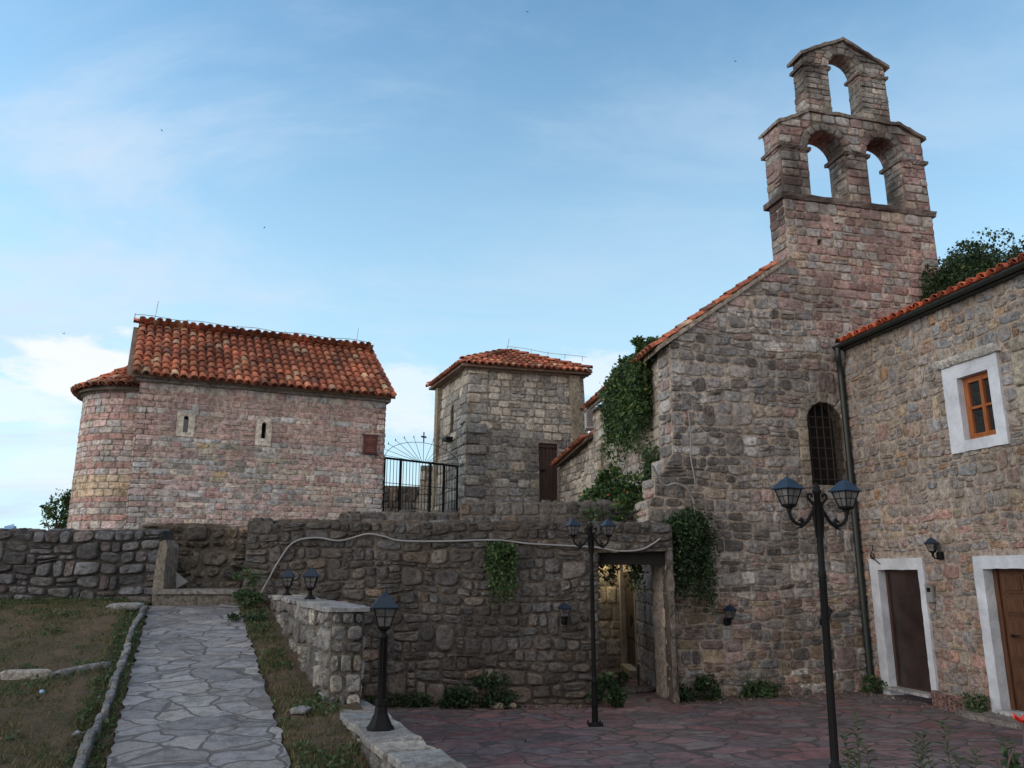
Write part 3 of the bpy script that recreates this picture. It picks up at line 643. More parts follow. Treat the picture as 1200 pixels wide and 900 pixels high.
# ================================================================== LEFT GARDEN WALL
root = empty('garden_wall', (-9, 13.9, 1.5), label='blue-grey rubble boundary wall at the back of the grass, left of the path', cat='wall')
mb = MB(); fm = plane_map((-16, 13.9, 1.4), (1, 0, 0), (0, -1, 0))
pol = [(0, 0), (9.98, 0), (10.0, 1.37), (9.0, 1.38), (7.6, 1.37), (6.5, 1.39), (5, 1.375), (3, 1.39), (0, 1.39)]
flat_body(mb, [pol], fm, .45, 1, (.07, .066, .062)); masonry(mb, [[(0, 0), (10, 0), (10, 1.365), (0, 1.375)]], fm, 'left', h=.17, w=.28, wv=.55, hv=.35, depth=.055, gap=.009, seed=41, dbl=.1, split=.15, wob=.08, jit=.1, p=(2.6, 5.5), rough=.01, body=False)
edge_stones(mb, (-16, 13.9, 1.4), (1, 0, 0), (0, -1, 0), [(10, 1.36), (0, 1.4)], .44, 'left', h=.35, w=.3, seed=43, flip=1, depth=.035)
mb.build('wall', [M['wall_dark'], M['wall_dark']], root, 'w')
mb = MB(); ex = [(.02, 0), (.20, 0), (.16, .55), (.17, 1.05), (.11, 1.16), (.04, 1.12), (.0, .8), (-.01, .3)]; flat_body(mb, [ex], plane_map((-6.0, 13.74, 1.45), (1, 0, 0), (0, -1, 0)), .5, 0, (.22, .195, .165)); mb.build('end_slab', M['wall_pale'], root, 'w')
mb = MB(); mb.frame_box((-8.8, 14.0, 2.80), (.96, .2, .05), (-.2, .96, 0), (0, 0, 1), (0, .16), (0, .1), (0, .05)); mb.add([(-8.8, 14, 2.85), (-8.64, 14.03, 2.86), (-8.7, 14.1, 2.9)], [(0, 1, 2)])
tag(mb.build('plastic_wrapper', M['plastic_blue']), 'small pale blue plastic wrapper lying on top of the left boundary wall', 'litter')

# step at the end of the path
mb = MB(); mb.box((-5.9, -4.52), (13.63, 14.6), (1.35, 1.72), 0, (.15, .135, .12)); mb.box((-5.9, -4.52), (13.58, 14.6), (1.722, 1.80), 0, (.21, .20, .19))
tag(mb.build('stone_step', M['slab']), 'worn grey stone step at the far end of the flagstone path', 'step')
mb = MB(); mb.add([(-5.72, 14.0, 1.8), (-5.52, 13.98, 1.92), (-5.72, 13.95, 2.08), (-5.76, 14.1, 1.8), (-5.52, 14.08, 1.9), (-5.76, 14.05, 2.06)], [(0, 1, 2), (5, 4, 3), (0, 3, 4, 1), (1, 4, 5, 2), (2, 5, 3, 0)])
tag(mb.build('marker_panel', M['cable']), 'small pale grey pointed board leaning beside the step', 'board')

# rough footing under the chapel, behind the step
from mathutils import noise
root = empty('rubble_footing', (-5.2, 14.95, 1.5), label='low craggy brown rubble footing behind the stone step, under the chapel', cat='wall')
def craggy(u, v, d):
    f = np.array([noise.fractal(Vector((a * 1.6, b * 2.4, 7.7)), 1, 2, 5) for a, b in zip(u, v)]); g = np.array([noise.noise(Vector((a * .8, b * 1.5, 1.7))) for a, b in zip(u, v)])
    return np.stack([-6.9 + u, 14.95 - d - .10 * f - .14 * g + .10 * (v - .7), 1.48 + v + .03 * f], 1)
mb = MB(); V = []; nx, nz = 70, 36
uu, vv = np.meshgrid(np.linspace(0, 3.1, nx), np.linspace(0, 1.46, nz)); V = craggy(uu.ravel(), vv.ravel(), np.zeros(nx * nz))
mb.add(V, [(j * nx + i, j * nx + i + 1, (j + 1) * nx + i + 1, (j + 1) * nx + i) for j in range(nz - 1) for i in range(nx - 1)], 1, (.15, .125, .10), True)
rnd = random.Random(77)
stones(mb, cells_of([[(0, 0), (3.1, 0), (3.1, 1.44), (0, 1.44)]], .21, .45, .34, .6, rnd, .15, .2, .12), craggy, [((.19, .165, .135), 4), ((.14, .125, .11), 3), ((.24, .19, .14), 1.5)], .07, .016, rnd, (2.2, 4.5), .18, .02)
uu, vv = np.meshgrid(np.linspace(0, 3.1, 30), np.linspace(0, 1, 8)); W = craggy(uu.ravel(), np.full(240, 1.46), np.zeros(240)); W[:, 1] += vv.ravel() * 2.6; W[:, 2] += .04 * vv.ravel()
mb.add(W, [(j * 30 + i, j * 30 + i + 1, (j + 1) * 30 + i + 1, (j + 1) * 30 + i) for j in range(7) for i in range(29)], 1, (.15, .125, .10), True)
mb.build('wall', [M['rock'], M['rock']], root, 'w')

# ================================================================== LOW WALLS BY THE PATH
def wall_strip(name, A, B, thick, z0a, z0b, z1, pal, seed, label, cop_over=.05, h=.16, w=.26, mcol=(.20, .18, .155), p=(2.8, 6), depth=.04, colm=None):
    """free-standing wall from A to B (its left face line), masonry on all sides, slab coping on top"""
    A, B = np.array([*A, 0.]), np.array([*B, 0.]); d = B - A; Ln = np.linalg.norm(d); d /= Ln; nrm = np.array([-d[1], d[0], 0]) # left of travel
    root = empty(name, (A[0], A[1], z0a), label=label, cat='wall'); mb = MB()
    zt = z1 - .05
    f1 = plane_map(A, d, nrm)
    masonry(mb, [[(0, z0a), (Ln, z0b), (Ln, zt), (0, zt)]], f1, pal, h=h, w=w, wv=.6, hv=.3, depth=depth, seed=seed, thick=thick, mcol=mcol, jit=.12, p=p, wob=.06, split=.2, rough=.01)
    f2 = plane_map(A - nrm * thick, d, -nrm)
    masonry(mb, [[(0, min(z0a, 0)), (Ln, min(z0b, 0)), (Ln, zt), (0, zt)]], f2, pal, h=h, w=w, wv=.6, depth=depth, seed=seed + 1, mcol=mcol, thick=.1, jit=.12, p=p, wob=.06, split=.2)
    for (E, dd) in ((A, -d), (B, d)):
        f3 = plane_map(E - nrm * thick if dd[1] < 0 else E, nrm if dd[1] < 0 else -nrm, dd)
        masonry(mb, [[(0, 0), (thick, 0), (thick, zt), (0, zt)]], f3, pal, h=h * .9, w=.15, depth=depth, seed=seed + 2, body=False, jit=.1, p=p, mcol=mcol)
    mb.build('wall', [M['wall_dark'] if colm is None else colm, M['wall_dark']], root, 'w')
    # coping: irregular slabs, each with its own edge and height
    mb = MB(); rnd = random.Random(seed + 9); s = -.06
    while s < Ln + .02:
        e = min(s + rnd.uniform(.28, .6), Ln + .08); V = []; rg = np.random.default_rng(int(s * 1000) + seed + 500)
        t0 = -cop_over; t1 = thick + cop_over; zz = rnd.uniform(-.008, .008)
        per = [(s + .008, t0 + rg.uniform(-.02, .02)), ((s + e) / 2, t0 + rg.uniform(-.03, .03)), (e - .008, t0 + rg.uniform(-.02, .02)), (e - .008, t1 + rg.uniform(-.02, .02)), ((s + e) / 2, t1 + rg.uniform(-.03, .03)), (s + .008, t1 + rg.uniform(-.02, .02))]
        ctr = np.mean(per, axis=0)
        for (zv, k) in ((zt - .006, .985), (z1 - .012 + zz, 1.0), (z1 + zz, .965)):
            for (ps, pt) in per:
                q = ctr + (np.array([ps, pt]) - ctr) * k; V.append(A + d * q[0] - nrm * q[1] + UP * (zv + (rg.normal(0, .004) if k < 1 else 0)))
        F = [(r * 6 + i, r * 6 + (i + 1) % 6, (r + 1) * 6 + (i + 1) % 6, (r + 1) * 6 + i) for r in (0, 1) for i in range(6)] + [(12, 13, 14, 15, 16, 17), (5, 4, 3, 2, 1, 0)]
        mb.add(V, F, 0, random_col([((.34, .34, .34), 3), ((.29, .29, .30), 2), ((.38, .36, .33), 2)], rnd, .12)); s = e
    mb.build('coping', M['slab'], root, 'w'); return root
wall_strip('low_wall', (.55, 2.9), (-1.86, 8.75), .31, .0, .6, .76, 'mid', 61, 'low rubble wall with pale slab coping in front, carrying the single tall lantern')
wall_strip('path_wall', (-1.84, 8.45), (-3.98, 13.66), .33, .70, 1.35, 1.72, 'mid', 71, 'taller rough rubble wall beside the path, stepping up to two small lanterns', h=.2, w=.3)

# stone edging left of the path and across the grass
def edging(name, P, label, seed, sz=(.16, .34), wd=.075, gapp=.03, zoff=.05):
    mb = MB(); rnd = random.Random(seed); P = [np.array(p, float) for p in P]
    for a, b in zip(P[:-1], P[1:]):
        Ln = np.linalg.norm(b - a); d = (b - a) / Ln; n = np.array([-d[1], d[0]]); s = 0
        while s < Ln - .1:
            l = min(rnd.uniform(*sz), Ln - s); c = a + d * (s + l / 2) + n * rnd.uniform(-.015, .015); wv_ = wd * rnd.uniform(.75, 1.25); hh = rnd.uniform(.03, .075)
            ring = []; col = random_col([((.24, .24, .245), 2), ((.19, .19, .195), 2), ((.28, .27, .255), 1)], rnd)
            V = []; m = 10
            for (k, z) in ((1.0, -.06), (1.0, hh * .7), (.86, hh), (.4, hh + .006)):
                for i in range(m):
                    t = 2 * math.pi * i / m; ca, sa = math.cos(t), math.sin(t)
                    q = c + d * (math.copysign(abs(ca) ** .6, ca) * l / 2 * k * rnd.uniform(.95, 1.02)) + n * (math.copysign(abs(sa) ** .6, sa) * wv_ / 2 * k * rnd.uniform(.9, 1.05))
                    V.append((q[0], q[1], float(gz(q[1])) + z + zoff))
            mb.add(V, [(r * m + i, r * m + (i + 1) % m, (r + 1) * m + (i + 1) % m, (r + 1) * m + i) for r in range(3) for i in range(m)] + [tuple(3 * m + i for i in range(m))], 0, col)
            s += l + rnd.uniform(.0, gapp) 
    tag(mb.build(name, M['slab']), label, 'kerb')
edging('stone_edging', [(-5.85, 13.2), (-5.45, 12.0), (-4.62, 10.0), (-4.45, 9.55), (-3.95, 8.3), (-3.42, 6.85), (-2.7, 5.0)], 'irregular row of small edging stones running alongside the left edge of the path', 81)
edging('stone_edging', [(-6.6, 8.9), (-5.6, 9.2), (-5.05, 9.25), (-4.62, 9.75)], 'short row of edging stones crossing the grass towards the path', 82, sz=(.4, .75), wd=.11, gapp=.05)
def boulder(name, loc, dims, label, cat, seed, mat='slab', col=(.33, .33, .33), group=None):
    V = []; n, m = 9, 14
    for j in range(n):
        ph = math.pi * (j / (n - 1) - .5)
        for i in range(m):
            t = 2 * math.pi * i / m; q = Vector((math.cos(t) * math.cos(ph), math.sin(t) * math.cos(ph), math.sin(ph)))
            f = 1 + .22 * noise.fractal(q * 1.4 + Vector((seed, seed * 2, 0)), 1, 2, 3)
            v = [math.copysign(abs(c) ** .65, c) * f for c in q]; V.append((v[0] * dims[0], v[1] * dims[1], v[2] * dims[2]))
    mb = MB(); mb.add(V, [(j * m + i, j * m + (i + 1) % m, (j + 1) * m + (i + 1) % m, (j + 1) * m + i) for j in range(n - 1) for i in range(m)], 0, col, True)
    o = mb.build(name, M[mat]); o.location = loc; return tag(o, label, cat, group)
boulder('flat_stone', (-6.15, 13.2, 1.54), (.28, .18, .06), 'flat pale stone lying in the grass in front of the left boundary wall', 'stone', 3)
boulder('flat_stone', (-2.02, 8.15, .78), (.09, .13, .03), 'small flat grey stone in the dirt strip right of the path', 'stone', 4)
boulder('limestone_chunk', (-.22, 13.22, .05), (.10, .07, .055), 'pale broken stone by the creeper at the wall foot, the larger of two', 'stone', 6, col=(.45, .36, .27))
boulder('limestone_chunk', (-.02, 13.3, .04), (.09, .05, .04), 'pale broken stone right of a larger one at the wall foot', 'stone', 7, col=(.45, .38, .30))

# ================================================================== CHAPEL
def chapel():
    c0 = np.array([-8.14, 17.0, 0]); U = np.array([.9135, .4067, 0]); V = np.array([-.4067, .9135, 0]); Nf = -V
    root = empty('stone_chapel', (-8.14, 17.0, 2.5), label='small pink stone chapel with round apse and barrel-tiled gable roof', cat='chapel')
    z0, ze, zr, wdt, Ln = 2.3, 6.18, 7.94, 4.0, 5.5
    fm = plane_map(c0, U, Nf)
    def slit(u, z0_, z1_, hw, rnd_top):
        if rnd_top: return [(u - hw, z0_), (u + hw, z0_)] + arc(u, z1_ - hw, hw, 0, math.pi, 8)
        return [(u - hw, z0_), (u + hw, z0_), (u + hw, z1_), (u - hw, z1_)]
    s1 = [(.80, 5.0), (1.17, 5.0), (1.17, 5.52), (.80, 5.52)]; s2 = [(2.48, 4.92), (2.83, 4.92)] + arc(2.655, 5.40, .175, 0, math.pi, 8)
    rr = random.Random(5); bands = [(rr.uniform(2.3, 6.1), rr.uniform(.06, .16)) for _ in range(7)]
    def colfn(x, y, r):
        pal = PAL['pink']
        c = random_col(pal, r, .2)
        if any(abs(y - b) < w_ for b, w_ in bands) or y < 3.6 and r.random() < .4: q = random_col([((.50, .32, .285), 1)], r, .15); c = tuple((a + 2 * b) / 3 for a, b in zip(c, q))
        if 4.0 < y < 4.9 and 1 < x < 3.6 and r.random() < .5: c = random_col([((.44, .39, .31), 2), ((.38, .36, .34), 2), ((.50, .37, .24), .3)], r)
        return c
    mb = MB()
    masonry(mb, [[(0, z0), (Ln, z0), (Ln, ze), (0, ze)], s1, s2], fm, 'pink', h=.125, w=.25, hv=.25, wv=.55, depth=.012, gap=.004, seed=101, p=(3.5, 7), jit=.04, dbl=.05, split=.05, wob=.012, thick=.5, mcol=(.55, .48, .41), colfn=colfn, rough=.003)
    # corner stones on both gable ends
    for (O, UU, NN, sd, a, b) in ((c0 + V * wdt, -V, -U, 111, 0, 1), (c0 + U * Ln, V, U, 112, 1, 0)):
        f2 = plane_map(O, UU, NN); ap = (wdt / 2, zr - .1)
        masonry(mb, [[(0, z0), (wdt, z0), (wdt, ze), ap, (0, ze)]], f2, 'pink', h=.14, w=.28, depth=.022, gap=.008, seed=sd, p=(3.5, 7), jit=.04, wob=.012, thick=.3, mcol=(.36, .31, .25), colfn=colfn, rough=.003)
    mb.build('wall', [M['wall_pink'], M['wall_pink']], root, 'w')
    # slit windows: pale surround, dark slot
    for (u, zz, hw, hh, rnd_) in ((.985, 5.26, .185, .26, False), (2.655, 5.24, .175, .335, True)):
        mb = MB(); ho = [(u - .05, zz - .17), (u + .05, zz - .17)] + arc(u, zz + .16, .05, 0, math.pi, 6)
        ou = slit(u, zz - hh, zz + hh, hw, rnd_)
        flat_body(mb, [ou, ho], plane_map(c0 + Nf * .022, U, Nf), .45, 0, (.82, .74, .64)); wn = mb.build('window', M['wall_pale'], root, 'w')
        mb = MB(); mb.frame_box(c0, U, -V, UP, (u - .06, u + .06), (-.25, -.2), (zz - .2, zz + .23)); mb.build('pane', M['glass'] if not rnd_ else M['dark'], wn, 'w')
    # eaves moulding
    mb = MB(); moulding(mb, plane_map(c0, U, Nf), -.12, Ln + .1, ze - .02, ze + .12, .16, .3, (.30, .27, .25), 3)
    rgt = plane_map(c0 + V * wdt, U, V); moulding(mb, rgt, -.12, Ln + .1, ze - .02, ze + .12, .16, .3, (.30, .27, .25), 4)
    mb.build('cornice', M['wall_pale'], root, 'w')
    # main roof
    for side in (0, 1):
        mb = MB()
        E = c0 - V * .22 - U * .30 + UP * (ze + .10) if side == 0 else c0 + V * (wdt + .22) - U * .36 + UP * (ze + .10)
        Rg = c0 + V * (wdt / 2) - U * .36 + UP * zr
        S = Rg - E; sl = np.linalg.norm(S); S /= sl; W = Ln + .36 + .12
        P = [E, E + U * W, Rg + U * W, Rg]; quad_slab(mb, P, .06, 1, (.24, .17, .13))
        fr = tile_frames(E, U, S, sl, lambda t: 0.05, lambda t: W - .04, pitch=.193, exp=.305)
        if side == 0: fr += ridge_frames(Rg + UP * .10, Rg + U * W + UP * .10, .36)
        tiles(mb, fr, seed=121 + side, r0=.088, r1=.072)
        mb.build('roof', [M['tile'], M['wall_pale']], root, 'w')
    # lightning wire and rods
    mb = MB(); RA = c0 + V * 2 + UP * (zr + .32) - U * .36
    mb.tube([RA + U * t + UP * (.02 * math.sin(t * 5)) for t in np.linspace(0, 5.9, 30)], .008, 5)
    for t in (0, 1.2, 2.4, 3.6, 4.8, 5.85): mb.tube([RA + U * t - UP * .12, RA + U * t + UP * .03], .01, 5)
    for t, hh in ((.45, .42), (5.5, .36)): mb.tube([RA + U * t - UP * .1, RA + U * t + UP * hh + U * .04], .007, 5)
    mb.build('lightning_rod', M['steel'], root, 'w')
    # apse: half-round tower on the left gable
    ac = c0 + V * 1.62 ; ar = 1.20; za = 6.0
    def cyl(u, v, d):
        th = u / ar; q = ar + d      # u arclength from the front side round to the back
        return ac[None] + np.outer(-np.cos(th) * q, V) + np.outer(-np.sin(th) * q, U) + np.outer(v, UP)
    mb = MB(); Lc = math.pi * ar; n = 40
    us = np.linspace(0, Lc, n); lo = cyl(us, np.full(n, z0), np.zeros(n)); hi = cyl(us, np.full(n, za), np.zeros(n))
    mb.add(np.vstack([lo, hi]), [(i, i + 1, n + i + 1, n + i) for i in range(n - 1)], 1, (.36, .31, .25), True)
    def colfn2(x, y, r):
        c = random_col(PAL['pink'], r, .2)
        for b in (3.25, 3.6, 4.4, 5.0, 5.5):
            if abs(y - b) < .07: q = random_col([((.50, .29, .26), 1)], r, .15); return tuple((a + 3 * bb) / 4 for a, bb in zip(c, q))
        if abs(y - 3.9) < .2: return random_col([((.58, .47, .35), 1)], r, .15)
        return c
    masonry(mb, [[(0, z0), (Lc, z0), (Lc, za), (0, za)]], cyl, 'pink', h=.145, w=.24, hv=.25, wv=.4, depth=.013, gap=.004, seed=131, p=(3.5, 7), jit=.04, dbl=0, split=.06, wob=.01, body=False, colfn=colfn2, rough=.003)
    us2 = np.linspace(-.05, Lc + .05, n); V4 = np.vstack([cyl(us2, np.full(n, za - .02), np.full(n, .04)), cyl(us2, np.full(n, za + .09), np.full(n, .13)), cyl(us2, np.full(n, za + .10), np.full(n, -.3)), cyl(us2, np.full(n, za - .02), np.full(n, -.3))])
    mb.add(V4, [(r * n + i, r * n + i + 1, (r + 1) % 4 * n + i + 1, (r + 1) % 4 * n + i) for r in range(4) for i in range(n - 1)], 1, (.30, .27, .24))
    ap = mb.build('apse', [M['wall_pink'], M['wall_pink']], root, 'w')
    mb = MB(); zt = 6.95; R0 = ar + .17; sl = math.hypot(R0, zt - za - .1); nt_ = int(math.pi * R0 / .19)
    n = 30; rim = [cyl(np.array([Lc * k / n]), np.array([za + .09]), np.array([R0 - ar]))[0] for k in range(n + 1)]; apx = ac + UP * zt
    mb.add([apx] + rim, [(0, i + 1, i + 2) for i in range(n)], 1, (.28, .22, .18)); mb.add([apx - UP * .1] + [q - UP * .08 for q in rim], [(0, i + 2, i + 1) for i in range(n)] , 1, (.28, .22, .18))
    fr = []
    for i in range(nt_ + 1):
        th = math.pi * i / nt_
        for kd in (0, 1):
            tt = th + (0 if kd == 0 else math.pi / nt_ / 2)
            if tt > math.pi: continue
            out = -math.cos(tt) * V - math.sin(tt) * U; rim_p = ac + out * R0 + UP * (za + .1); S = (apx - rim_p) / np.linalg.norm(apx - rim_p)
            La = np.cross(S, UP); La /= np.linalg.norm(La); Nn = np.cross(La, S); Nn = Nn if Nn[2] > 0 else -Nn
            for j in range(6):
                t = -.07 + j * .31; scl = 1 - max(t, 0) / sl
                if (j >= 2 and i % 2) or t > sl - .25: continue
                fr.append((rim_p + S * t, S, La, Nn, min(1.05, scl * (2 if j >= 2 else 1) * 1.05), kd))
    tiles(mb, fr, seed=133, r0=.095, r1=.07); mb.build('roof', [M['tile'], M['wall_pale']], ap, 'w')
    # plaque
    pr = empty('wall_plaque', tuple(c0 + U * 4.95 + UP * 4.85 + Nf * .03), label='dark red plaque with faded lettering fixed to the chapel wall near its right corner', cat='plaque')
    mb = MB(); mb.frame_box(c0 + Nf * .03, U, Nf, UP, (4.98, 5.30), (.03, .05), (4.86, 5.30)); mb.build('panel', M['plaque'], pr, 'w')
    mb = MB(); mb.frame_box(c0 + Nf * .03, U, Nf, UP, (4.93, 5.36), (.0, .035), (5.30, 5.325)); mb.build('bracket', M['rust_iron'], pr, 'w'); mb = MB(); mb.frame_box(c0 + Nf * .03, U, Nf, UP, (4.93, 5.36), (0, .035), (4.84, 4.86)); mb.build('bracket', M['rust_iron'], pr, 'w')
    mb = MB(); rnd = random.Random(4)
    for k, (zz, hw) in enumerate(((5.25, .035), (5.21, .12), (5.17, .10), (5.13, .055), (5.04, .05), (5.00, .09), (4.96, .10), (4.92, .11))):
        x = 5.14 - hw
        while x < 5.14 + hw:
            l = rnd.uniform(.008, .022); mb.frame_box(c0 + Nf * .03, U, Nf, UP, (x, min(x + l, 5.14 + hw)), (.0505, .054), (zz - .008, zz + rnd.choice((.006, .010)))); x += l + .006
    tag(mb.build('lettering', M['gold'], pr, 'w'), kind='stuff')
chapel()

# ================================================================== SQUARE TOWER HOUSE
def tower():
    c = np.array([-1.37, 22.5, 0]); U = unit(74); V = unit(-22); Nr = np.array([U[1], -U[0], 0]); Nl = -np.array([V[1], -V[0], 0]); Nl = Nl if Nl[0] < 0 else -Nl
    root = empty('stone_outbuilding', (-1.37, 22.5, 3.2), label='square grey-cream stone building with low hipped tile roof and narrow dark door', cat='building')
    z0, ze, Wr, Wl = 2.9, 7.9, 3.75, 3.2
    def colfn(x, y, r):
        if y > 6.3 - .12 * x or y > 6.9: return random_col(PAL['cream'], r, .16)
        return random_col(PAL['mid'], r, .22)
    bat = .18  # the walls lean in towards the top
    def lean(O, A, Nn, z0=z0):
        base = plane_map(O, A, Nn)
        def f(u, v, d): return base(u, v, d) - np.outer((v - z0) / 5 * bat, Nn)
        return f
    mb = MB(); door = [(2.27, z0), (2.86, z0), (2.86, 5.80), (2.27, 5.80)]
    fR = lean(c, U, Nr); poly = [(-.03, z0), (2.27, z0), (2.27, 5.80), (2.86, 5.80), (2.86, z0), (Wr + .15, z0), (Wr, ze), (.12, ze)]
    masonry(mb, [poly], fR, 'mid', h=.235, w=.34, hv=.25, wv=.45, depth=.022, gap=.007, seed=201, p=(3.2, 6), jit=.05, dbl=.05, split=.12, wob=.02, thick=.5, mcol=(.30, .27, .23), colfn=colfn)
    fL = lean(c, V, Nl); sl = [(1.42, 6.1), (1.72, 6.1), (1.72, 6.95)] + arc(1.57, 6.95, .15, 0, math.pi, 6)[1:-1] + [(1.42, 6.95)]
    masonry(mb, [[(-.03, z0), (Wl + .15, z0), (Wl, ze), (.12, ze)], sl], fL, 'cream', h=.3, w=.42, hv=.2, wv=.4, depth=.022, gap=.006, seed=202, p=(3.5, 7), jit=.04, dbl=0, split=.05, wob=.015, thick=.5, mcol=(.28, .24, .19))
    # quoins on the near corner
    mb2 = MB()
    zz = z0; k = 0; rnd = random.Random(9); cells = []
    while zz < ze - .1:
        h = rnd.uniform(.27, .34); l = (.62, .42)[k % 2]; top_ = min(zz + h, ze)
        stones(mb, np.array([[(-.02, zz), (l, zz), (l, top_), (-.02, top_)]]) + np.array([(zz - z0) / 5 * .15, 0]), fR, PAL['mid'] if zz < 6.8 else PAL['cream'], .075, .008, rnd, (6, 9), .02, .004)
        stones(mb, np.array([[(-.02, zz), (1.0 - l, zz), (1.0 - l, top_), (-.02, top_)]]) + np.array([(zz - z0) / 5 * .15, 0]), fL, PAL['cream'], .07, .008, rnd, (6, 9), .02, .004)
        zz += h; k += 1
    for (O, A, Nn, W, sd) in ((c + V * Wl, U, V, Wr, 207), (c + U * Wr, V, U, Wl, 208)):
        masonry(mb, [[(0, z0), (W, z0), (W, ze), (0, ze)]], lean(O, A, Nn), 'mid', h=.25, w=.4, seed=sd, depth=.02, thick=.3)
    mb.build('wall', [M['wall_pale'], M['wall_pale']], root, 'w')
    mb = MB(); moulding(mb, plane_map(c - Nr * .18, U, Nr), .03, Wr + .05, ze - .02, ze + .1, .10, .3, (.33, .29, .24), 7); moulding(mb, plane_map(c - Nl * .18, V, Nl), .03, Wl + .05, ze - .02, ze + .1, .10, .3, (.36, .31, .25), 8)
    mb.build('cornice', M['wall_pale'], root, 'w')
    dr = MB(); dr.frame_box(c, U, Nr, UP, (2.29, 2.84), (-.24, -.19), (z0, 5.70)); [dr.frame_box(c, U, Nr, UP, (2.29 + .11 * i, 2.39 + .11 * i), (-.19, -.175), (z0, 5.70)) for i in range(5)]
    dr.frame_box(c, U, Nr, UP, (2.27, 2.86), (-.26, -.14), (5.68, 5.79)); d = dr.build('door', M['wood_dark'], root, 'w')
    mb = MB(); mb.frame_box(c, U, Nr, UP, (2.36, 2.52), (-.175, -.16), (4.98, 5.03)); mb.lathe([(.02, 0), (.03, .02), (.03, .05), (.01, .07)], tuple(c + U * 2.4 + Nr * -.14 + UP * 4.96), 8); mb.build('latch', M['iron'], d, 'w')
    mb = MB(); mb.frame_box(c, V, Nl, UP, (1.38, 1.76), (-.36, -.32), (6.0, 7.2)); wn = mb.build('window', M['dark'], root, 'w')
    mb = MB(); mb.frame_box(c, V, Nl, UP, (1.32, 1.80), (-.15, .12), (5.98, 6.07)); mb.build('sill', M['iron'], wn, 'w')
    # hipped roof
    ov = .22; zc = ze + .1; B = [c - U * ov * .6 - V * ov * .6, c + U * (Wr + ov * .6) - V * ov * .6, c + U * (Wr + ov * .6) + V * (Wl + ov * .6), c - U * ov * .6 + V * (Wl + ov * .6)]
    B = [b + UP * zc for b in B]; apx = (B[0] + B[2]) / 2 + UP * .88; mb = MB()
    for i in range(4):
        A0, A1 = B[i], B[(i + 1) % 4]; W = np.linalg.norm(A1 - A0); uu = (A1 - A0) / W; mid_ = (A0 + A1) / 2; s_u = np.dot(apx - A0, uu); S = apx - (A0 + uu * s_u); sl_ = np.linalg.norm(S); S /= sl_
        mb.add([A0, A1, apx], [(0, 1, 2)], 1, (.28, .2, .16)); mb.add([A0 - UP * .07, A1 - UP * .07, A1, A0], [(0, 1, 2, 3)], 1, (.28, .2, .16))
        if i in (0, 3, 1): 
            fr = tile_frames(A0, uu, S, sl_, lambda t: s_u * t / sl_ + .03, lambda t: W - (W - s_u) * t / sl_ - .03, pitch=.2, exp=.33); tiles(mb, fr, seed=210 + i, r0=.09, r1=.075)
        tiles(mb, ridge_frames(A0 + UP * .09, apx + UP * .09, .36), seed=220 + i)
    mb.add([b - UP * .07 for b in B], [(3, 2, 1, 0)], 1, (.28, .2, .16))
    mb.build('roof', [M['tile'], M['wall_pale']], root, 'w')
    mb = MB(); a = B[1] + UP * .2; mb.tube([apx + UP * .24 + (a - apx) * t + UP * (.02 * math.sin(9 * t)) for t in np.linspace(0, .95, 14)], .007, 4); mb.tube([apx + UP * .1, apx + UP * .5 + U * .08], .008, 4)
    for t in (.1, .3, .5, .7, .9): mb.tube([apx + (a - apx) * t + UP * .1, apx + (a - apx) * t + UP * .26], .008, 4)
    mb.build('lightning_rod', M['steel'], root, 'w')
    return c, U, V
tower()
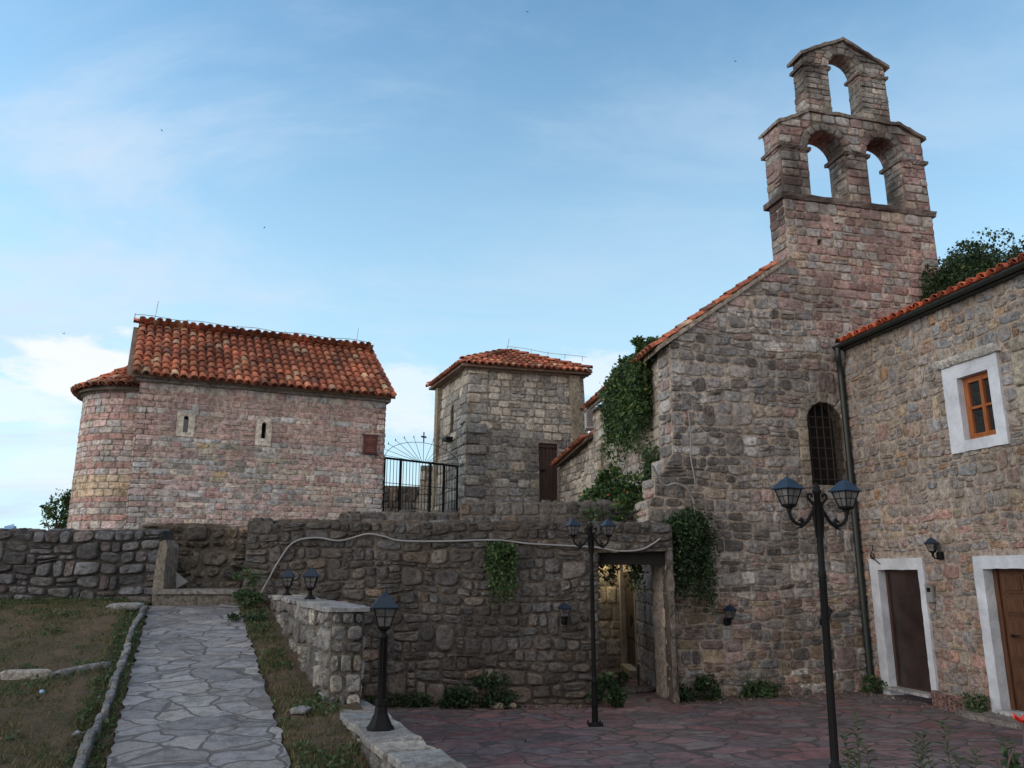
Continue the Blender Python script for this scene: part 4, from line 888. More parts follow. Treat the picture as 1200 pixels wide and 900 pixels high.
# ================================================================== CHURCH WITH BELL GABLE
def church():
    O = np.array([2.668, 14.17, 0]); G = np.array([.9681, .2503, 0]); G /= np.linalg.norm(G); Nf = np.array([G[1], -G[0], 0]); Bk = -Nf
    root = empty('stone_church', (2.668, 14.17, 0), label='old stone church with tall three-arched bell gable and arched grilled window', cat='church')
    fm = plane_map(O, G, Nf)
    win = [(3.05, 3.67), (3.82, 3.67)] + arc(3.435, 4.90, .385, 0, math.pi, 12)
    surr = [(2.83, 3.62), (4.03, 3.62)] + arc(3.43, 4.86, .60, 0, math.pi, 12)
    put = [(3.66, 8.55), (3.77, 8.55), (3.77, 8.68), (3.66, 8.68)]
    outl = [(-.02, 0), (9.2, 0), (9.2, 6.16), (6.57, 8.15), (6.55, 9.50), (2.97, 9.50), (2.97, 8.19), (.26, 6.20), (.24, 4.1), (.06, 4.05), (.05, 3.75), (-.14, 3.70), (-.15, 3.35), (-.3, 3.3), (-.3, 2.86), (-.02, 2.86)]
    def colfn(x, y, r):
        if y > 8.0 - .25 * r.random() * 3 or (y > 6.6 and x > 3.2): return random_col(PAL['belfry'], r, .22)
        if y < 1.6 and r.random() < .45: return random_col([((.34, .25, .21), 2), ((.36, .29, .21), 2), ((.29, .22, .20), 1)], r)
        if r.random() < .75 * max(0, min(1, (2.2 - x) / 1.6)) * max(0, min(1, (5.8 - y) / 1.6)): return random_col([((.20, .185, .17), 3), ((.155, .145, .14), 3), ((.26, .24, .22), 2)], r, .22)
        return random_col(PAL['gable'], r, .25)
    lv = [0]; rr = random.Random(3)
    while lv[-1] < 7.4: lv.append(lv[-1] + (.165 if lv[-1] < 6.2 else .17) * (1 + .35 * rr.uniform(-1, 1)))
    while lv[-1] < 9.3: lv.append(lv[-1] + .185 * (1 + .12 * rr.uniform(-1, 1)))
    lv[-1] = 9.50
    mb = MB()
    flat_body(mb, [outl, win, put], fm, .55, 1, (.43, .365, .31))
    rnd = random.Random(300)
    low = [(x, min(y, 7.6)) for x, y in outl]
    def clip(poly, y0, y1):
        out = []
        for i in range(len(poly)):
            a, b = poly[i], poly[(i + 1) % len(poly)]
            for q in ((a, b),):
                (xa, ya), (xb, yb) = q
                if y0 <= ya <= y1: out.append((xa, ya))
                cuts = sorted([(yc - ya) / (yb - ya) for yc in (y0, y1) if (ya - yc) * (yb - yc) < 0])
                for t in cuts: out.append((xa + t * (xb - xa), ya + t * (yb - ya)))
        return out
    A = clip(outl, 0, 7.45); B = clip(outl, 7.45, 9.5)
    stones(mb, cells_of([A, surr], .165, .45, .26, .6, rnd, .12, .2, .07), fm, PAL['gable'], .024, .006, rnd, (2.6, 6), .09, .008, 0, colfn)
    for k_, pp in enumerate(([(.26, 6.2), (.24, 4.1)], [(.06, 4.05), (.05, 3.75)], [(-.14, 3.70), (-.15, 3.35)], [(-.3, 3.3), (-.3, 2.86)])): edge_stones(mb, O, G, Nf, pp, .5, 'gable', h=.2, w=.3, seed=370 + k_, flip=1)
    stones(mb, cells_of([B, put], .185, .1, .28, .45, rnd, .03, .06, .01), fm, PAL['belfry'], .025, .007, rnd, (3.6, 7), .04, .005, 0, colfn)
    # side wall towards the left, pale squared blocks above the terrace
    D = unit(-7.9); S0 = np.array([2.93, 14.24, 0]); Ns = np.array([-D[1], D[0], 0])
    fs = plane_map(S0, D, Ns)
    nic = [(5.05, 4.2), (5.35, 4.2), (5.35, 5.05)] + arc(5.2, 5.05, .15, 0, math.pi, 6)[1:-1] + [(5.05, 5.05)]
    masonry(mb, [[(.04, 2.5), (6.0, 2.5), (6.0, 6.15), (.04, 6.15)], nic], fs, 'cream', h=.26, w=.42, hv=.18, wv=.4, depth=.02, gap=.006, seed=311, p=(4, 8), jit=.03, dbl=0, split=.04, wob=.01, thick=.12, mcol=(.36, .30, .23))
    # lower side wall lining the passage, with its doorway
    P0 = np.array([2.615, 14.2, 0]); Dp = np.array([-.02, 1, 0]); Dp /= np.linalg.norm(Dp); Np = np.array([-Dp[1], Dp[0], 0])
    fp = plane_map(P0, Dp, Np)
    masonry(mb, [[(-.44, 0), (3.0, 0), (3.0, 2.15), (4.25, 2.15), (4.25, 0), (4.75, 0), (4.75, 2.8), (-.02, 2.8), (-.02, 2.4), (-.44, 2.4)]], fp, 'block', h=.3, w=.3, hv=.25, wv=.3, depth=.015, gap=.006, seed=312, p=(4, 8), jit=.03, dbl=0, split=.1, wob=.01, thick=.09, mcol=(.33, .28, .22))
    mb.build('wall', [M['wall_gable'], M['wall_pale']], root, 'w')
    # passage door: stone frame, boarded leaf
    mb = MB(); mb.frame_box(P0, Dp, Np, UP, (2.86, 3.0), (-.2, .02), (0, 2.2)); mb.frame_box(P0, Dp, Np, UP, (4.25, 4.45), (-.2, .10), (0, 2.3)); mb.frame_box(P0, Dp, Np, UP, (2.9, 4.25), (-.1, .16), (0, .13)); mb.frame_box(P0, Dp, Np, UP, (3.0, 4.25), (-.2, .02), (2.1, 2.25))
    fr = mb.build('door_surround', M['plaster'], root, 'w')
    mb = MB()
    for i in range(9): mb.frame_box(P0, Dp, Np, UP, (3.0 + i * .139, 3.132 + i * .139), (-.04, -.01), (.8, 2.12))
    mb.frame_box(P0, Dp, Np, UP, (3.0, 4.25), (-.08, -.04), (.16, 2.12)); mb.frame_box(P0, Dp, Np, UP, (3.0, 4.25), (-.04, .0), (.72, .8)); mb.frame_box(P0, Dp, Np, UP, (3.03, 4.22), (-.04, -.02), (.17, .70))
    mb.build('door', M['wood_passage'], root, 'w')
    mb = MB(); mb.tube([P0 + Dp * 2.93 + Np * .10 + UP * 1.0, P0 + Dp * 2.93 + Np * .10 + UP * 1.22], .025, 6); mb.frame_box(P0, Dp, Np, UP, (2.90, 2.96), (.06, .10), (1.05, 1.18)); mb.build('bell_pull', M['green_metal'], root, 'w')
    # roof, left slope with overhanging verge; right slope mostly under ivy
    e0 = O + G * .04 + UP * 6.16; rg_ = O + G * 4.75 + UP * 9.50
    Rd = D
    for side in (0, 1):
        mb = MB()
        if side == 0: E = e0 - Rd * .06; Rr = rg_ - Rd * .06; back = 6.2
        else: E = O + G * 9.40 + UP * 6.10 - Rd * .06; Rr = rg_ - Rd * .06; back = 6.2
        s0 = .85 if side == 0 else .85
        S = Rr - E; sl = np.linalg.norm(S); S /= sl
        # behind the belfry the slope starts further back
        cut = (2.97 - .04) / (4.71) * sl
        quad_slab(mb, [E, E + Rd * back, Rr + Rd * back, Rr + Rd * .95, E + S * cut + Rd * .95, E + S * cut] if side == 0 else [E, E + S * (sl * .58), E + S * (sl * .58) + Rd * .95, Rr + Rd * .95, Rr + Rd * back, E + Rd * back], .09, 1, (.33, .29, .24))
        f_ = [q for q in tile_frames(E, Rd, S, sl - .1, lambda t: .07, lambda t: back, pitch=.205, exp=.335) if not (np.dot(q[0] - E, S) > cut - .38 and np.dot(q[0] - E, Rd) < 1.0)]
        tiles(mb, f_, seed=320 + side, r0=.092, r1=.074); mb.build('roof', [M['tile'], M['wall_pale']], root, 'w')
    # window: dressed stone frame, dark recess, iron grille
    mb = MB(); rnd = random.Random(8)
    for sx in (0, 1):
        zz = 3.60
        while zz < 4.86:
            h = rnd.uniform(.2, .42); t = min(zz + h, 4.88); a, b = ((2.83, 3.05), (3.82, 4.03))[sx]
            if 4.88 - t < .12: t = 4.88
            stones(mb, np.array([[(a, zz), (b, zz), (b, t), (a, t)]]), fm, [((.33, .29, .24), 1), ((.37, .33, .27), 1)], .03, .004, rnd, (8, 12), .01, .001); zz = t
    voussoirs(mb, fm, 3.435, 4.88, .385, .60, 7, [((.27, .25, .22), 1), ((.33, .29, .25), 1)], .03, 5)
    flat_body(mb, [[(2.83, 3.60), (4.04, 3.60)] + arc(3.435, 4.88, .605, 0, math.pi, 12), win], plane_map(O + Nf * .012, G, Nf), .3, 0, (.30, .27, .22))
    wn = mb.build('window', M['wall_pale'], root, 'w')
    mb = MB(); mb.frame_box(O, G, Nf, UP, (3.0, 3.9), (-.32, -.28), (3.6, 5.4)); mb.build('pane', M['dark'], wn, 'w')
    mb = MB()
    for i in range(5): 
        u = 3.05 + .77 * (i + .5) / 5; h = 4.90 + math.sqrt(max(0, .385 ** 2 - (u - 3.435) ** 2)); mb.tube([O + G * u - Nf * .05 + UP * 3.66, O + G * u - Nf * .05 + UP * h], .011, 6)
    for i in range(7): zz = 3.78 + .2 * i; hw = .39 if zz < 4.9 else math.sqrt(max(.001, .385 ** 2 - (zz - 4.9) ** 2)); mb.tube([O + G * (3.435 - hw) - Nf * .04 + UP * zz, O + G * (3.435 + hw) - Nf * .04 + UP * zz], .010, 6)
    mb.tube([O + G * 3.80 + Nf * .03 + UP * 4.15, O + G * 3.80 + Nf * .03 + UP * 3.62], .012, 6)
    mb.build('grille', M['rust_iron'], wn, 'w')
    # ---- bell gable
    mb = MB(); d1, d2 = .54, .37
    a1, a2, a3 = (4.075, 10.72, .455), (5.505, 10.80, .435), (4.72, 12.76, .39)
    op = lambda a, b: [(a[0] - a[2], b), (a[0] + a[2], b)] + arc(a[0], a[1], a[2], 0, math.pi, 14)
    t2 = [(2.97, 9.60), (6.55, 9.60), (6.53, 11.33), (5.93, 11.58), (3.72, 11.58), (2.97, 11.20)]
    o1 = [(a1[0] + a1[2], 9.60)] + arc(*a1, 0, math.pi, 14) + [(a1[0] - a1[2], 9.60)]
    o2 = [(a2[0] + a2[2], 9.60)] + arc(*a2, 0, math.pi, 14) + [(a2[0] - a2[2], 9.60)]
    t2n = [(2.97, 9.60)] + o1[::-1] + o2[::-1] + [(6.55, 9.60), (6.53, 11.33), (5.93, 11.58), (3.72, 11.58), (2.97, 11.20)]
    o3 = [(a3[0] + a3[2], 11.64)] + arc(*a3, 0, math.pi, 14) + [(a3[0] - a3[2], 11.64)]
    t3n = [(3.72, 11.64)] + o3[::-1] + [(5.80, 11.64), (5.78, 13.0), (4.75, 13.47), (3.74, 12.98)]
    flat_body(mb, [t2n], fm, d1, 1, (.33, .27, .22)); flat_body(mb, [t3n], fm, d2, 1, (.31, .27, .23))
    # keep the coursed stones out of the arch rings
    def ringcut(a, r): return arc(a[0], a[1], a[2] + r, 0, math.pi, 14)
    def with_ring(poly, holes): return [poly] + holes
    c1 = [(a1[0] + a1[2], 9.60), (a1[0] + a1[2], a1[1])] + arc(a1[0], a1[1], a1[2] + .17, 0, math.pi, 14) + [(a1[0] - a1[2], a1[1]), (a1[0] - a1[2], 9.60)]
    c2 = [(a2[0] + a2[2], 9.60), (a2[0] + a2[2], a2[1])] + arc(a2[0], a2[1], a2[2] + .17, 0, math.pi, 14) + [(a2[0] - a2[2], a2[1]), (a2[0] - a2[2], 9.60)]
    c3 = [(a3[0] + a3[2], 11.64), (a3[0] + a3[2], a3[1])] + arc(a3[0], a3[1], a3[2] + .17, 0, math.pi, 14) + [(a3[0] - a3[2], a3[1]), (a3[0] - a3[2], 11.64)]
    rnd = random.Random(341)
    stones(mb, cells_of([[(2.97, 9.60)] + c1[::-1] + c2[::-1] + [(6.55, 9.60), (6.53, 11.33), (5.93, 11.58), (3.72, 11.58), (2.97, 11.20)]], .20, .12, .34, .3, rnd, 0, .05, .01), fm, PAL['belfry'], .028, .007, rnd, (3.6, 7), .04, .005)
    grey = [((.33, .31, .28), 3), ((.38, .35, .31), 2), ((.36, .27, .24), 1), ((.28, .26, .24), 2)]
    stones(mb, cells_of([[(3.72, 11.64)] + c3[::-1] + [(5.80, 11.64), (5.78, 13.0), (4.75, 13.47), (3.74, 12.98)]], .125, .15, .32, .35, rnd, 0, .03, .008), fm, grey, .028, .006, rnd, (4, 8), .03, .004)
    voussoirs(mb, fm, *a1[:2], a1[2], a1[2] + .17, 9, grey, .035, 6); voussoirs(mb, fm, *a2[:2], a2[2], a2[2] + .17, 9, PAL['belfry'], .03, 7); voussoirs(mb, fm, *a3[:2], a3[2], a3[2] + .17, 7, grey, .035, 8)
    # sides and reveals
    for pts, dep, fl, pal, sd in (([(2.97, 11.20), (2.97, 9.6)], d1, -1, 'belfry', 1), ([(6.55, 9.6), (6.53, 11.33)], d1, 1, 'belfry', 2), ([(2.97, 9.5), (2.97, 8.2)], d1, -1, 'belfry', 3), ([(6.55, 8.15), (6.55, 9.5)], d1, 1, 'belfry', 4),
                              ([(3.74, 12.98), (3.72, 11.64)], d2, -1, grey, 5), ([(5.80, 11.64), (5.78, 13.0)], d2, 1, grey, 6)):
        # flip: normal must point away from the masonry
        f_, Ls = path_map(O, G, Nf, pts, 1)
        nx = (pts[1][1] - pts[0][1]); want = -1 if pts[0][0] < 4.5 else 1; fl = want if nx > 0 else -want
        edge_stones(mb, O, G, Nf, pts, dep, pal, h=.19, w=.36, seed=350 + sd, flip=fl, depth=.028, p=(3.6, 7), jit=.04, wob=.01, gap=.007)
    for (oo, dep, pal) in ((o1, d1, 'belfry'), (o2, d1, 'belfry'), (o3, d2, grey)):
        edge_stones(mb, O, G, Nf, oo, dep, pal, h=.17, w=.3, seed=360, flip=-1, depth=.015, p=(3.6, 7), jit=.04, wob=.005, gap=.006)
    bg = mb.build('bell_gable', [M['wall_belfry'], M['wall_belfry']], root, 'w')
    flat = MB(); flat.frame_box(O, G, Nf, UP, (2.97, 6.55), (-d1, -.50), (7.9, 9.5), 1, (.31, .26, .22))
    # moulded courses
    mc = MB(); md = lambda u0, u1, v0, v1, pr, dep, sd: moulding(mc, fm, u0 - pr, u1 + pr, v0, v1, pr, dep + pr, (.24, .20, .18), sd)
    md(2.97, 6.55, 9.49, 9.61, .085, d1, 1)
    for (x0, x1, y) in ((2.97, a1[0] - a1[2], a1[1]), (a1[0] + a1[2], a2[0] - a2[2], a1[1] + .04), (a2[0] + a2[2], 6.54, a2[1])): md(x0, x1, y - .07, y + .0, .065, d1, 2 + int(x0))
    for (x0, x1, y) in ((3.72, a3[0] - a3[2], a3[1]), (a3[0] + a3[2], 5.79, a3[1])): md(x0, x1, y - .06, y, .055, d2, 5 + int(x0))
    def cope(P0, P1, th, ov, dep, col=(.25, .215, .19)):
        n = 10; rgx = np.random.default_rng(int(P0[0] * 100)); a = np.linspace(0, 1, n); xs = P0[0] + (P1[0] - P0[0]) * a; ys = P0[1] + (P1[1] - P0[1]) * a + rgx.normal(0, .008, n)
        poly = list(zip(xs, ys - .003)) + list(zip(xs[::-1], ys[::-1] + th + rgx.normal(0, .008, n)))
        flat_body(mc, [poly], plane_map(O + Nf * ov, G, Nf), dep + 2 * ov, 0, col)
    cope((2.89, 11.14), (3.74, 11.575), .07, .07, d1); cope((5.92, 11.60), (6.62, 11.31), .07, .07, d1); cope((3.70, 11.582), (5.95, 11.582), .065, .05, d1)
    cope((3.64, 12.93), (4.75, 13.48), .07, .08, d2); cope((4.75, 13.48), (5.88, 12.96), .07, .08, d2)
    mc.build('cornice', M['wall_belfry'], bg, 'w'); flat.build('bell_gable_base', [M['wall_belfry'], M['wall_belfry']], root, 'w')
    return O, G, Nf, fm
CH = church()

# annex wall beyond the church, tile-capped
root = empty('tiled_wall', (2.14, 20.2, 2.9), label='cream block wall capped with red tiles, between the church and the square building', cat='wall')
A = np.array([2.12, 20.2, 0]); Bq = np.array([1.42, 23.1, 0]); d = Bq - A; Ln = np.linalg.norm(d); d /= Ln; nn = np.array([-d[1], d[0], 0])
mb = MB(); masonry(mb, [[(0, 2.6), (Ln, 2.6), (Ln, 5.08), (0, 5.45)]], plane_map(A, d, nn), 'cream', h=.2, w=.3, hv=.3, wv=.45, depth=.03, gap=.009, seed=401, p=(3, 6), thick=.5, mcol=(.36, .29, .21)); mb.build('wall', [M['wall_pale'], M['wall_pale']], root, 'w')
mb = MB(); e = A + UP * 5.45 + nn * .22; dd = (Bq + UP * 5.08 - A - UP * 5.45); dd /= np.linalg.norm(dd); S = -nn * math.cos(R(24)) + UP * math.sin(R(24))
quad_slab(mb, [e, e + dd * Ln, e + dd * Ln + S * 1.0, e + S * 1.0], .08, 1, (.25, .18, .14)); tiles(mb, tile_frames(e, dd, S, .9, lambda t: .05, lambda t: Ln, pitch=.2, exp=.33), seed=402, r0=.09, r1=.075)
mb.build('roof', [M['tile'], M['wood_stem']], root, 'w')
# back wall of the passage
root = empty('passage_wall', (1.5, 18.9, 0), label='cream block wall closing the lamp-lit passage behind the doorway', cat='wall')
mb = MB(); masonry(mb, [[(0, 0), (2.0, 0), (2.0, 2.8), (0, 2.8)]], plane_map((.6, 18.75, 0), (1, 0, 0), (0, -1, 0)), 'cream', h=.33, w=.36, hv=.2, wv=.3, depth=.015, gap=.006, seed=405, p=(4, 8), jit=.03, dbl=0, split=.08, wob=.01, thick=.3, mcol=(.36, .30, .22))
masonry(mb, [[(0, 0), (4.65, 0), (4.65, 2.8), (0, 2.8)]], plane_map((.85, 14.12, 0), (0, 1, 0), (1, 0, 0)), 'cream', h=.33, w=.36, seed=406, depth=.015, gap=.006, p=(4, 8), jit=.03, dbl=0, thick=.3, mcol=(.36, .30, .22))
mb.build('wall', [M['wall_pale'], M['wall_pale']], root, 'w')
root = empty('bulkhead_lamp', (1.9, 18.66, 2.3), label='lit lamp glowing warm on the wall inside the passage doorway', cat='lamp')
mb = MB(); mb.lathe([(.03, 0), (.06, .0), (.06, .03), (.03, .05)], (1.9, 18.66, 2.42), 10); mb.build('base', M['iron'], root, 'w')
mb = MB(); mb.lathe([(.01, 0), (.035, .03), (.04, .06), (.025, .09), (.01, .10)], (1.9, 18.60, 2.32), 10); mb.build('bulb', M['bulb'], root, 'w')
ld = bpy.data.lights.new('lamp_light', 'POINT'); ld.energy = 11.; ld.color = (1, .78, .36); ld.shadow_soft_size = .05; lo = bpy.data.objects.new('lamp_light', ld); COL.objects.link(lo); lo.location = (1.85, 18.45, 2.35)

# parapets on top of the terrace edge
root = empty('parapet_wall', (.2, 14.6, 2.84), label='low grey block parapet standing on the terrace in front of the square building', cat='wall')
mb = MB(); masonry(mb, [[(0, 2.7), (3.3, 2.7), (3.3, 3.32), (0, 3.32)]], plane_map((-.95, 14.6, 0), (1, 0, 0), (0, -1, 0)), 'dark', h=.2, w=.22, hv=.1, wv=.35, depth=.025, gap=.008, seed=411, p=(3, 6), thick=.3, mcol=(.16, .14, .12), dbl=0, split=.03, wob=.01)
edge_stones(mb, (-.95, 14.6, 0), (1, 0, 0), (0, -1, 0), [(0, 3.32), (3.3, 3.32)], .3, 'dark', h=.3, w=.3, seed=412, flip=-1); mb.build('wall', [M['wall_dark'], M['wall_dark']], root, 'w')
root = empty('parapet_wall', (-2, 14.65, 2.84), label='lower strip of grey parapet blocks in front of the iron gate', cat='wall')
mb = MB(); masonry(mb, [[(0, 2.7), (2.2, 2.7), (2.2, 3.14), (.6, 3.14), (0, 3.06)]], plane_map((-3.16, 14.65, 0), (1, 0, 0), (0, -1, 0)), 'dark', h=.2, w=.3, hv=.1, depth=.03, gap=.008, seed=413, p=(3, 6), thick=.3, mcol=(.16, .14, .12), dbl=0, split=.03, wob=.01)
edge_stones(mb, (-3.16, 14.65, 0), (1, 0, 0), (0, -1, 0), [(.1, 3.14), (2.2, 3.14)], .3, 'dark', h=.3, w=.3, seed=414, flip=-1); mb.build('wall', [M['wall_dark'], M['wall_dark']], root, 'w')
# far rampart seen through the gate
root = empty('rampart_wall', (-3, 29, 3), label='dark rampart wall seen through the bars of the iron gate', cat='wall')
mb = MB(); masonry(mb, [[(0, 3), (14, 3), (14, 5.15), (9, 5.0), (7.2, 5.3), (6, 5.12), (0, 5.3)]], plane_map((-9, 29, 0), (1, 0, 0), (0, -1, 0)), 'dark', h=.25, w=.35, depth=.05, gap=.012, seed=421, thick=.5, mcol=(.12, .11, .10)); mb.build('wall', [M['wall_dark'], M['wall_dark']], root, 'w')
root = empty('stone_pier', (-2.2, 24.5, 3), label='broken cream stone pier at the far left foot of the square building, behind the gate', cat='pier')
mb = MB(); masonry(mb, [[(0, 3), (.75, 3), (.75, 5.45), (.1, 5.45), (.08, 4.5), (0, 4.4)]], plane_map((-3.05, 25.6, 0), (1, 0, 0), (0, -1, 0)), 'cream', h=.25, w=.3, depth=.03, seed=422, thick=.6, mcol=(.28, .24, .19)); mb.build('wall', [M['wall_pale'], M['wall_pale']], root, 'w')

# ================================================================== IRON GATE
def gate():
    A = np.array([-3.12, 19.3, 0]); B = np.array([-1.42, 20.9, 0]); d = B - A; Ln = np.linalg.norm(d); d /= Ln
    root = empty('iron_gate', (-3.12, 19.3, 3.1), label='black iron bar gate with a fan of rays and a small cross, beside the chapel', cat='gate')
    z0, z1 = 3.1, 4.80
    at = lambda u, z: A + d * u + UP * z
    mb = MB()
    mb.tube([at(0, z1), at(Ln, z1)], .028, 4); mb.tube([at(0, z0 + .12), at(Ln, z0 + .12)], .02, 4); mb.tube([at(0, z1 - .6), at(Ln, z1 - .6)], .008, 4)
    for f in (0.01, .99): mb.tube([at(Ln * f, z0), at(Ln * f, z1)], .03, 4)
    for f in (.215, .61, .80): mb.tube([at(Ln * f, z0), at(Ln * f, z1)], .035, 4)
    mb.build('frame', M['iron'], root, 'w')
    mb = MB()
    for i in range(1, 24): mb.tube([at(Ln * i / 24, z0 + .1), at(Ln * i / 24, z1)], .008, 5)
    tag(mb.build('bars', M['iron'], root, 'w'))
    mb = MB(); c = Ln * .51
    mb.tube([at(c + (Ln * .5) * math.cos(t), z1 + .50 * math.sin(t)) for t in np.linspace(0.03, math.pi - .03, 24)], .007, 5)
    for k in range(13):
        t = math.pi * (k + .5) / 13
        if k == 6: continue
        r0, r1 = .12, 1.13; mb.tube([at(c + .16 * math.cos(t), z1), at(c + Ln * .5 * 1.12 * math.cos(t), z1 + .63 * math.sin(t))], [.007, .005], 5)
        e = at(c + Ln * .5 * 1.12 * math.cos(t), z1 + .63 * math.sin(t)); mb.lathe([(.003, -.03), (.014, 0), (.002, .05)], tuple(e), 5)
    mb.build('fan', M['iron'], root, 'w')
    mb = MB(); mb.tube([at(c, z1), at(c, z1 + .55)], .007, 5); mb.frame_box(at(c, 0), d, (0, 1, 0), UP, (-.018, .018), (-.01, .01), (z1 + .52, z1 + .78)); mb.frame_box(at(c, 0), d, (0, 1, 0), UP, (-.085, .085), (-.012, .012), (z1 + .63, z1 + .672)); mb.build('cross', M['iron'], root, 'w')
gate()
# air-conditioning unit between tower and church
root = empty('air_conditioner', (2.1, 20.9, 5.7), label='grey outdoor air conditioner unit perched between the church and the square building', cat='air conditioner')
mb = MB(); mb.box((1.95, 2.45), (20.75, 21.05), (5.80, 6.38)); mb.build('casing', M['ac_white'], root, 'w')
mb = MB(); [mb.box((1.98, 2.42), (20.735, 20.747), (5.84 + .045 * i, 5.865 + .045 * i)) for i in range(12)]; mb.build('grille', M['steel'], root, 'w')
mb = MB(); mb.tube([(2.0, 20.9, 5.8), (2.0, 20.9, 5.2)], .02, 6); mb.tube([(2.4, 20.9, 5.8), (2.4, 20.9, 5.1)], .02, 6); mb.box((1.95, 2.45), (20.8, 21.0), (5.76, 5.797)); mb.build('bracket', M['steel'], root, 'w')

# ================================================================== HOUSE ON THE RIGHT
def house():
    O = np.array([6.5, 15.16, 0]); U = unit(-12.98) * -1; Nf = np.array([U[1], -U[0], 0]); Nf = Nf if Nf[0] < 0 else -Nf
    root = empty('stone_house', (6.5, 15.16, 0), label='warm rubble stone house on the right with white framed doors and red tiles', cat='house')
    H = 6.36; Ln = 8.5; fm = plane_map(O, U, Nf)
    d1 = None; d2 = [(2.95, .13), (2.95, 2.12), (3.95, 2.12), (3.95, .13)]
    wi = [(2.87, 4.08), (3.49, 4.08), (3.49, 5.08), (2.87, 5.08)]; w2 = [(4.25, 4.0), (4.9, 4.0), (4.9, 5.2), (4.25, 5.2)]
    def fr(a, b, c, e): return [(a, b), (c, b), (c, e), (a, e)]
    f1 = [(.27, 0), (.27, 2.31), (1.62, 2.31), (1.62, 0)]
    hol = [fr(2.57, 3.91, 3.69, 5.30), fr(3.93, 3.85, 5.1, 5.4)]
    body = [[(0, 0), (.55, 0), (.55, 2.12), (1.49, 2.12), (1.49, 0), (2.95, 0), (2.95, 2.12), (3.95, 2.12), (3.95, 0), (Ln, 0), (Ln, H), (0, H)], wi, w2]
    out = [[(0, 0), (.27, 0), (.27, 2.31), (1.62, 2.31), (1.62, 0), (2.70, 0), (2.70, 2.31), (4.2, 2.31), (4.2, 0), (Ln, 0), (Ln, H), (0, H)]] + hol
    def colfn(x, y, r):
        t = max(0, min(1, (3.6 - y) / 1.6))
        if r.random() < t * .8: return random_col(PAL['rose'], r, .22)
        return random_col(PAL['right'], r, .24)
    body = [[(0, 0), (.46, 0), (.46, 2.14), (1.51, 2.14), (1.51, 0), (2.86, 0), (2.86, 2.14), (3.97, 2.14), (3.97, 0), (Ln, 0), (Ln, H), (0, H)], fr(2.85, 4.06, 3.51, 5.10), fr(4.23, 3.98, 4.92, 5.22)]
    mb = MB(); flat_body(mb, body, fm, .45, 1, (.39, .325, .275)); rnd = random.Random(500)
    stones(mb, cells_of(out, .155, .38, .23, .55, rnd, .10, .15, .06), fm, PAL['right'], .019, .009, rnd, (2.6, 5.5), .11, .007, 0, colfn)
    mb.build('wall', [M['wall_right'], M['wall_right']], root, 'w')
    # white frames
    def frame(name, o_, i_, proj, dep, mat='white_paint'):
        m_ = MB(); flat_body(m_, [o_, i_] if name == 'window' else [o_], plane_map(O + Nf * proj, U, Nf), dep, 0); return m_
    mb = MB(); flat_body(mb, [jag([(.26, .0), (.48, .0), (.48, 2.12), (1.49, 2.12), (1.49, 0), (1.62, 0), (1.62, 2.31), (.26, 2.31)], seed=5)], plane_map(O + Nf * .045, U, Nf), .28, 0)
    D1 = mb.build('door', M['white_paint'], root, 'w')
    mb = MB(); mb.frame_box(O, U, Nf, UP, (.482, 1.488), (-.165, -.13), (.15, 2.118)); mb.build('door_leaf', M['door_sheet'], D1, 'w')
    mb = MB(); [mb.frame_box(O, U, Nf, UP, (a, b), (-.13, -.10), (c, e)) for a, b, c, e in ((.482, .54, .15, 2.06), (.482, 1.488, 2.06, 2.117), (1.45, 1.488, .15, 2.06), (.54, 1.45, .15, .18))]; mb.build('door_frame', M['wood_dark'], D1, 'w')
    mb = MB(); mb.frame_box(O, U, Nf, UP, (.36, 1.52), (-.15, .13), (.10, .147)); mb.build('threshold', M['slab'], D1, 'w')
    mb = MB(); flat_body(mb, [jag([(2.70, 0), (2.88, 0), (2.88, 2.12), (3.95, 2.12), (3.95, 0), (4.2, 0), (4.2, 2.31), (2.70, 2.31)], seed=6)], plane_map(O + Nf * .045, U, Nf), .30, 0); D2 = mb.build('door', M['white_paint'], root, 'w')
    mb = MB(); mb.frame_box(O, U, Nf, UP, (2.882, 3.948), (-.20, -.16), (.13, 2.118))
    [mb.frame_box(O, U, Nf, UP, (a, b), (-.16, -.12), (.13, 2.118)) for a, b in ((2.882, 2.96), (3.88, 3.948))]
    for j in range(6):
        z_ = .20 + j * .315
        for i in range(2):
            a = 3.0 + i * .44; mb.frame_box(O, U, Nf, UP, (a, a + .40), (-.16, -.142), (z_, z_ + .27)); mb.frame_box(O, U, Nf, UP, (a + .04, a + .36), (-.142, -.125), (z_ + .04, z_ + .23))
    mb.build('door_leaf', M['wood_door'], D2, 'w')
    mb = MB(); mb.lathe([(.02, 0), (.03, .02), (.015, .04)], tuple(O + U * 3.10 - Nf * .12 + UP * 1.15), 8); mb.tube([O + U * 3.08 - Nf * .10 + UP * 1.17, O + U * 3.2 - Nf * .10 + UP * 1.17], .01, 6); mb.build('handle', M['iron'], D2, 'w')
    mb = MB(); mb.frame_box(O, U, Nf, UP, (2.85, 4.0), (-.26, .14), (.08, .128)); mb.build('threshold', M['slab'], D2, 'w')
    # window
    mb = MB(); flat_body(mb, [jag(fr(2.57, 3.91, 3.69, 5.30), seed=7), wi], plane_map(O + Nf * .05, U, Nf), .32, 0); W = mb.build('window', M['white_paint'], root, 'w')
    mb = MB(); moulding(mb, plane_map(O, U, Nf), 2.50, 3.76, 5.305, 5.43, .17, .05, (.62, .60, .57), 7); mb.build('window_cornice', M['slab'], W, 'w')
    mb = MB()
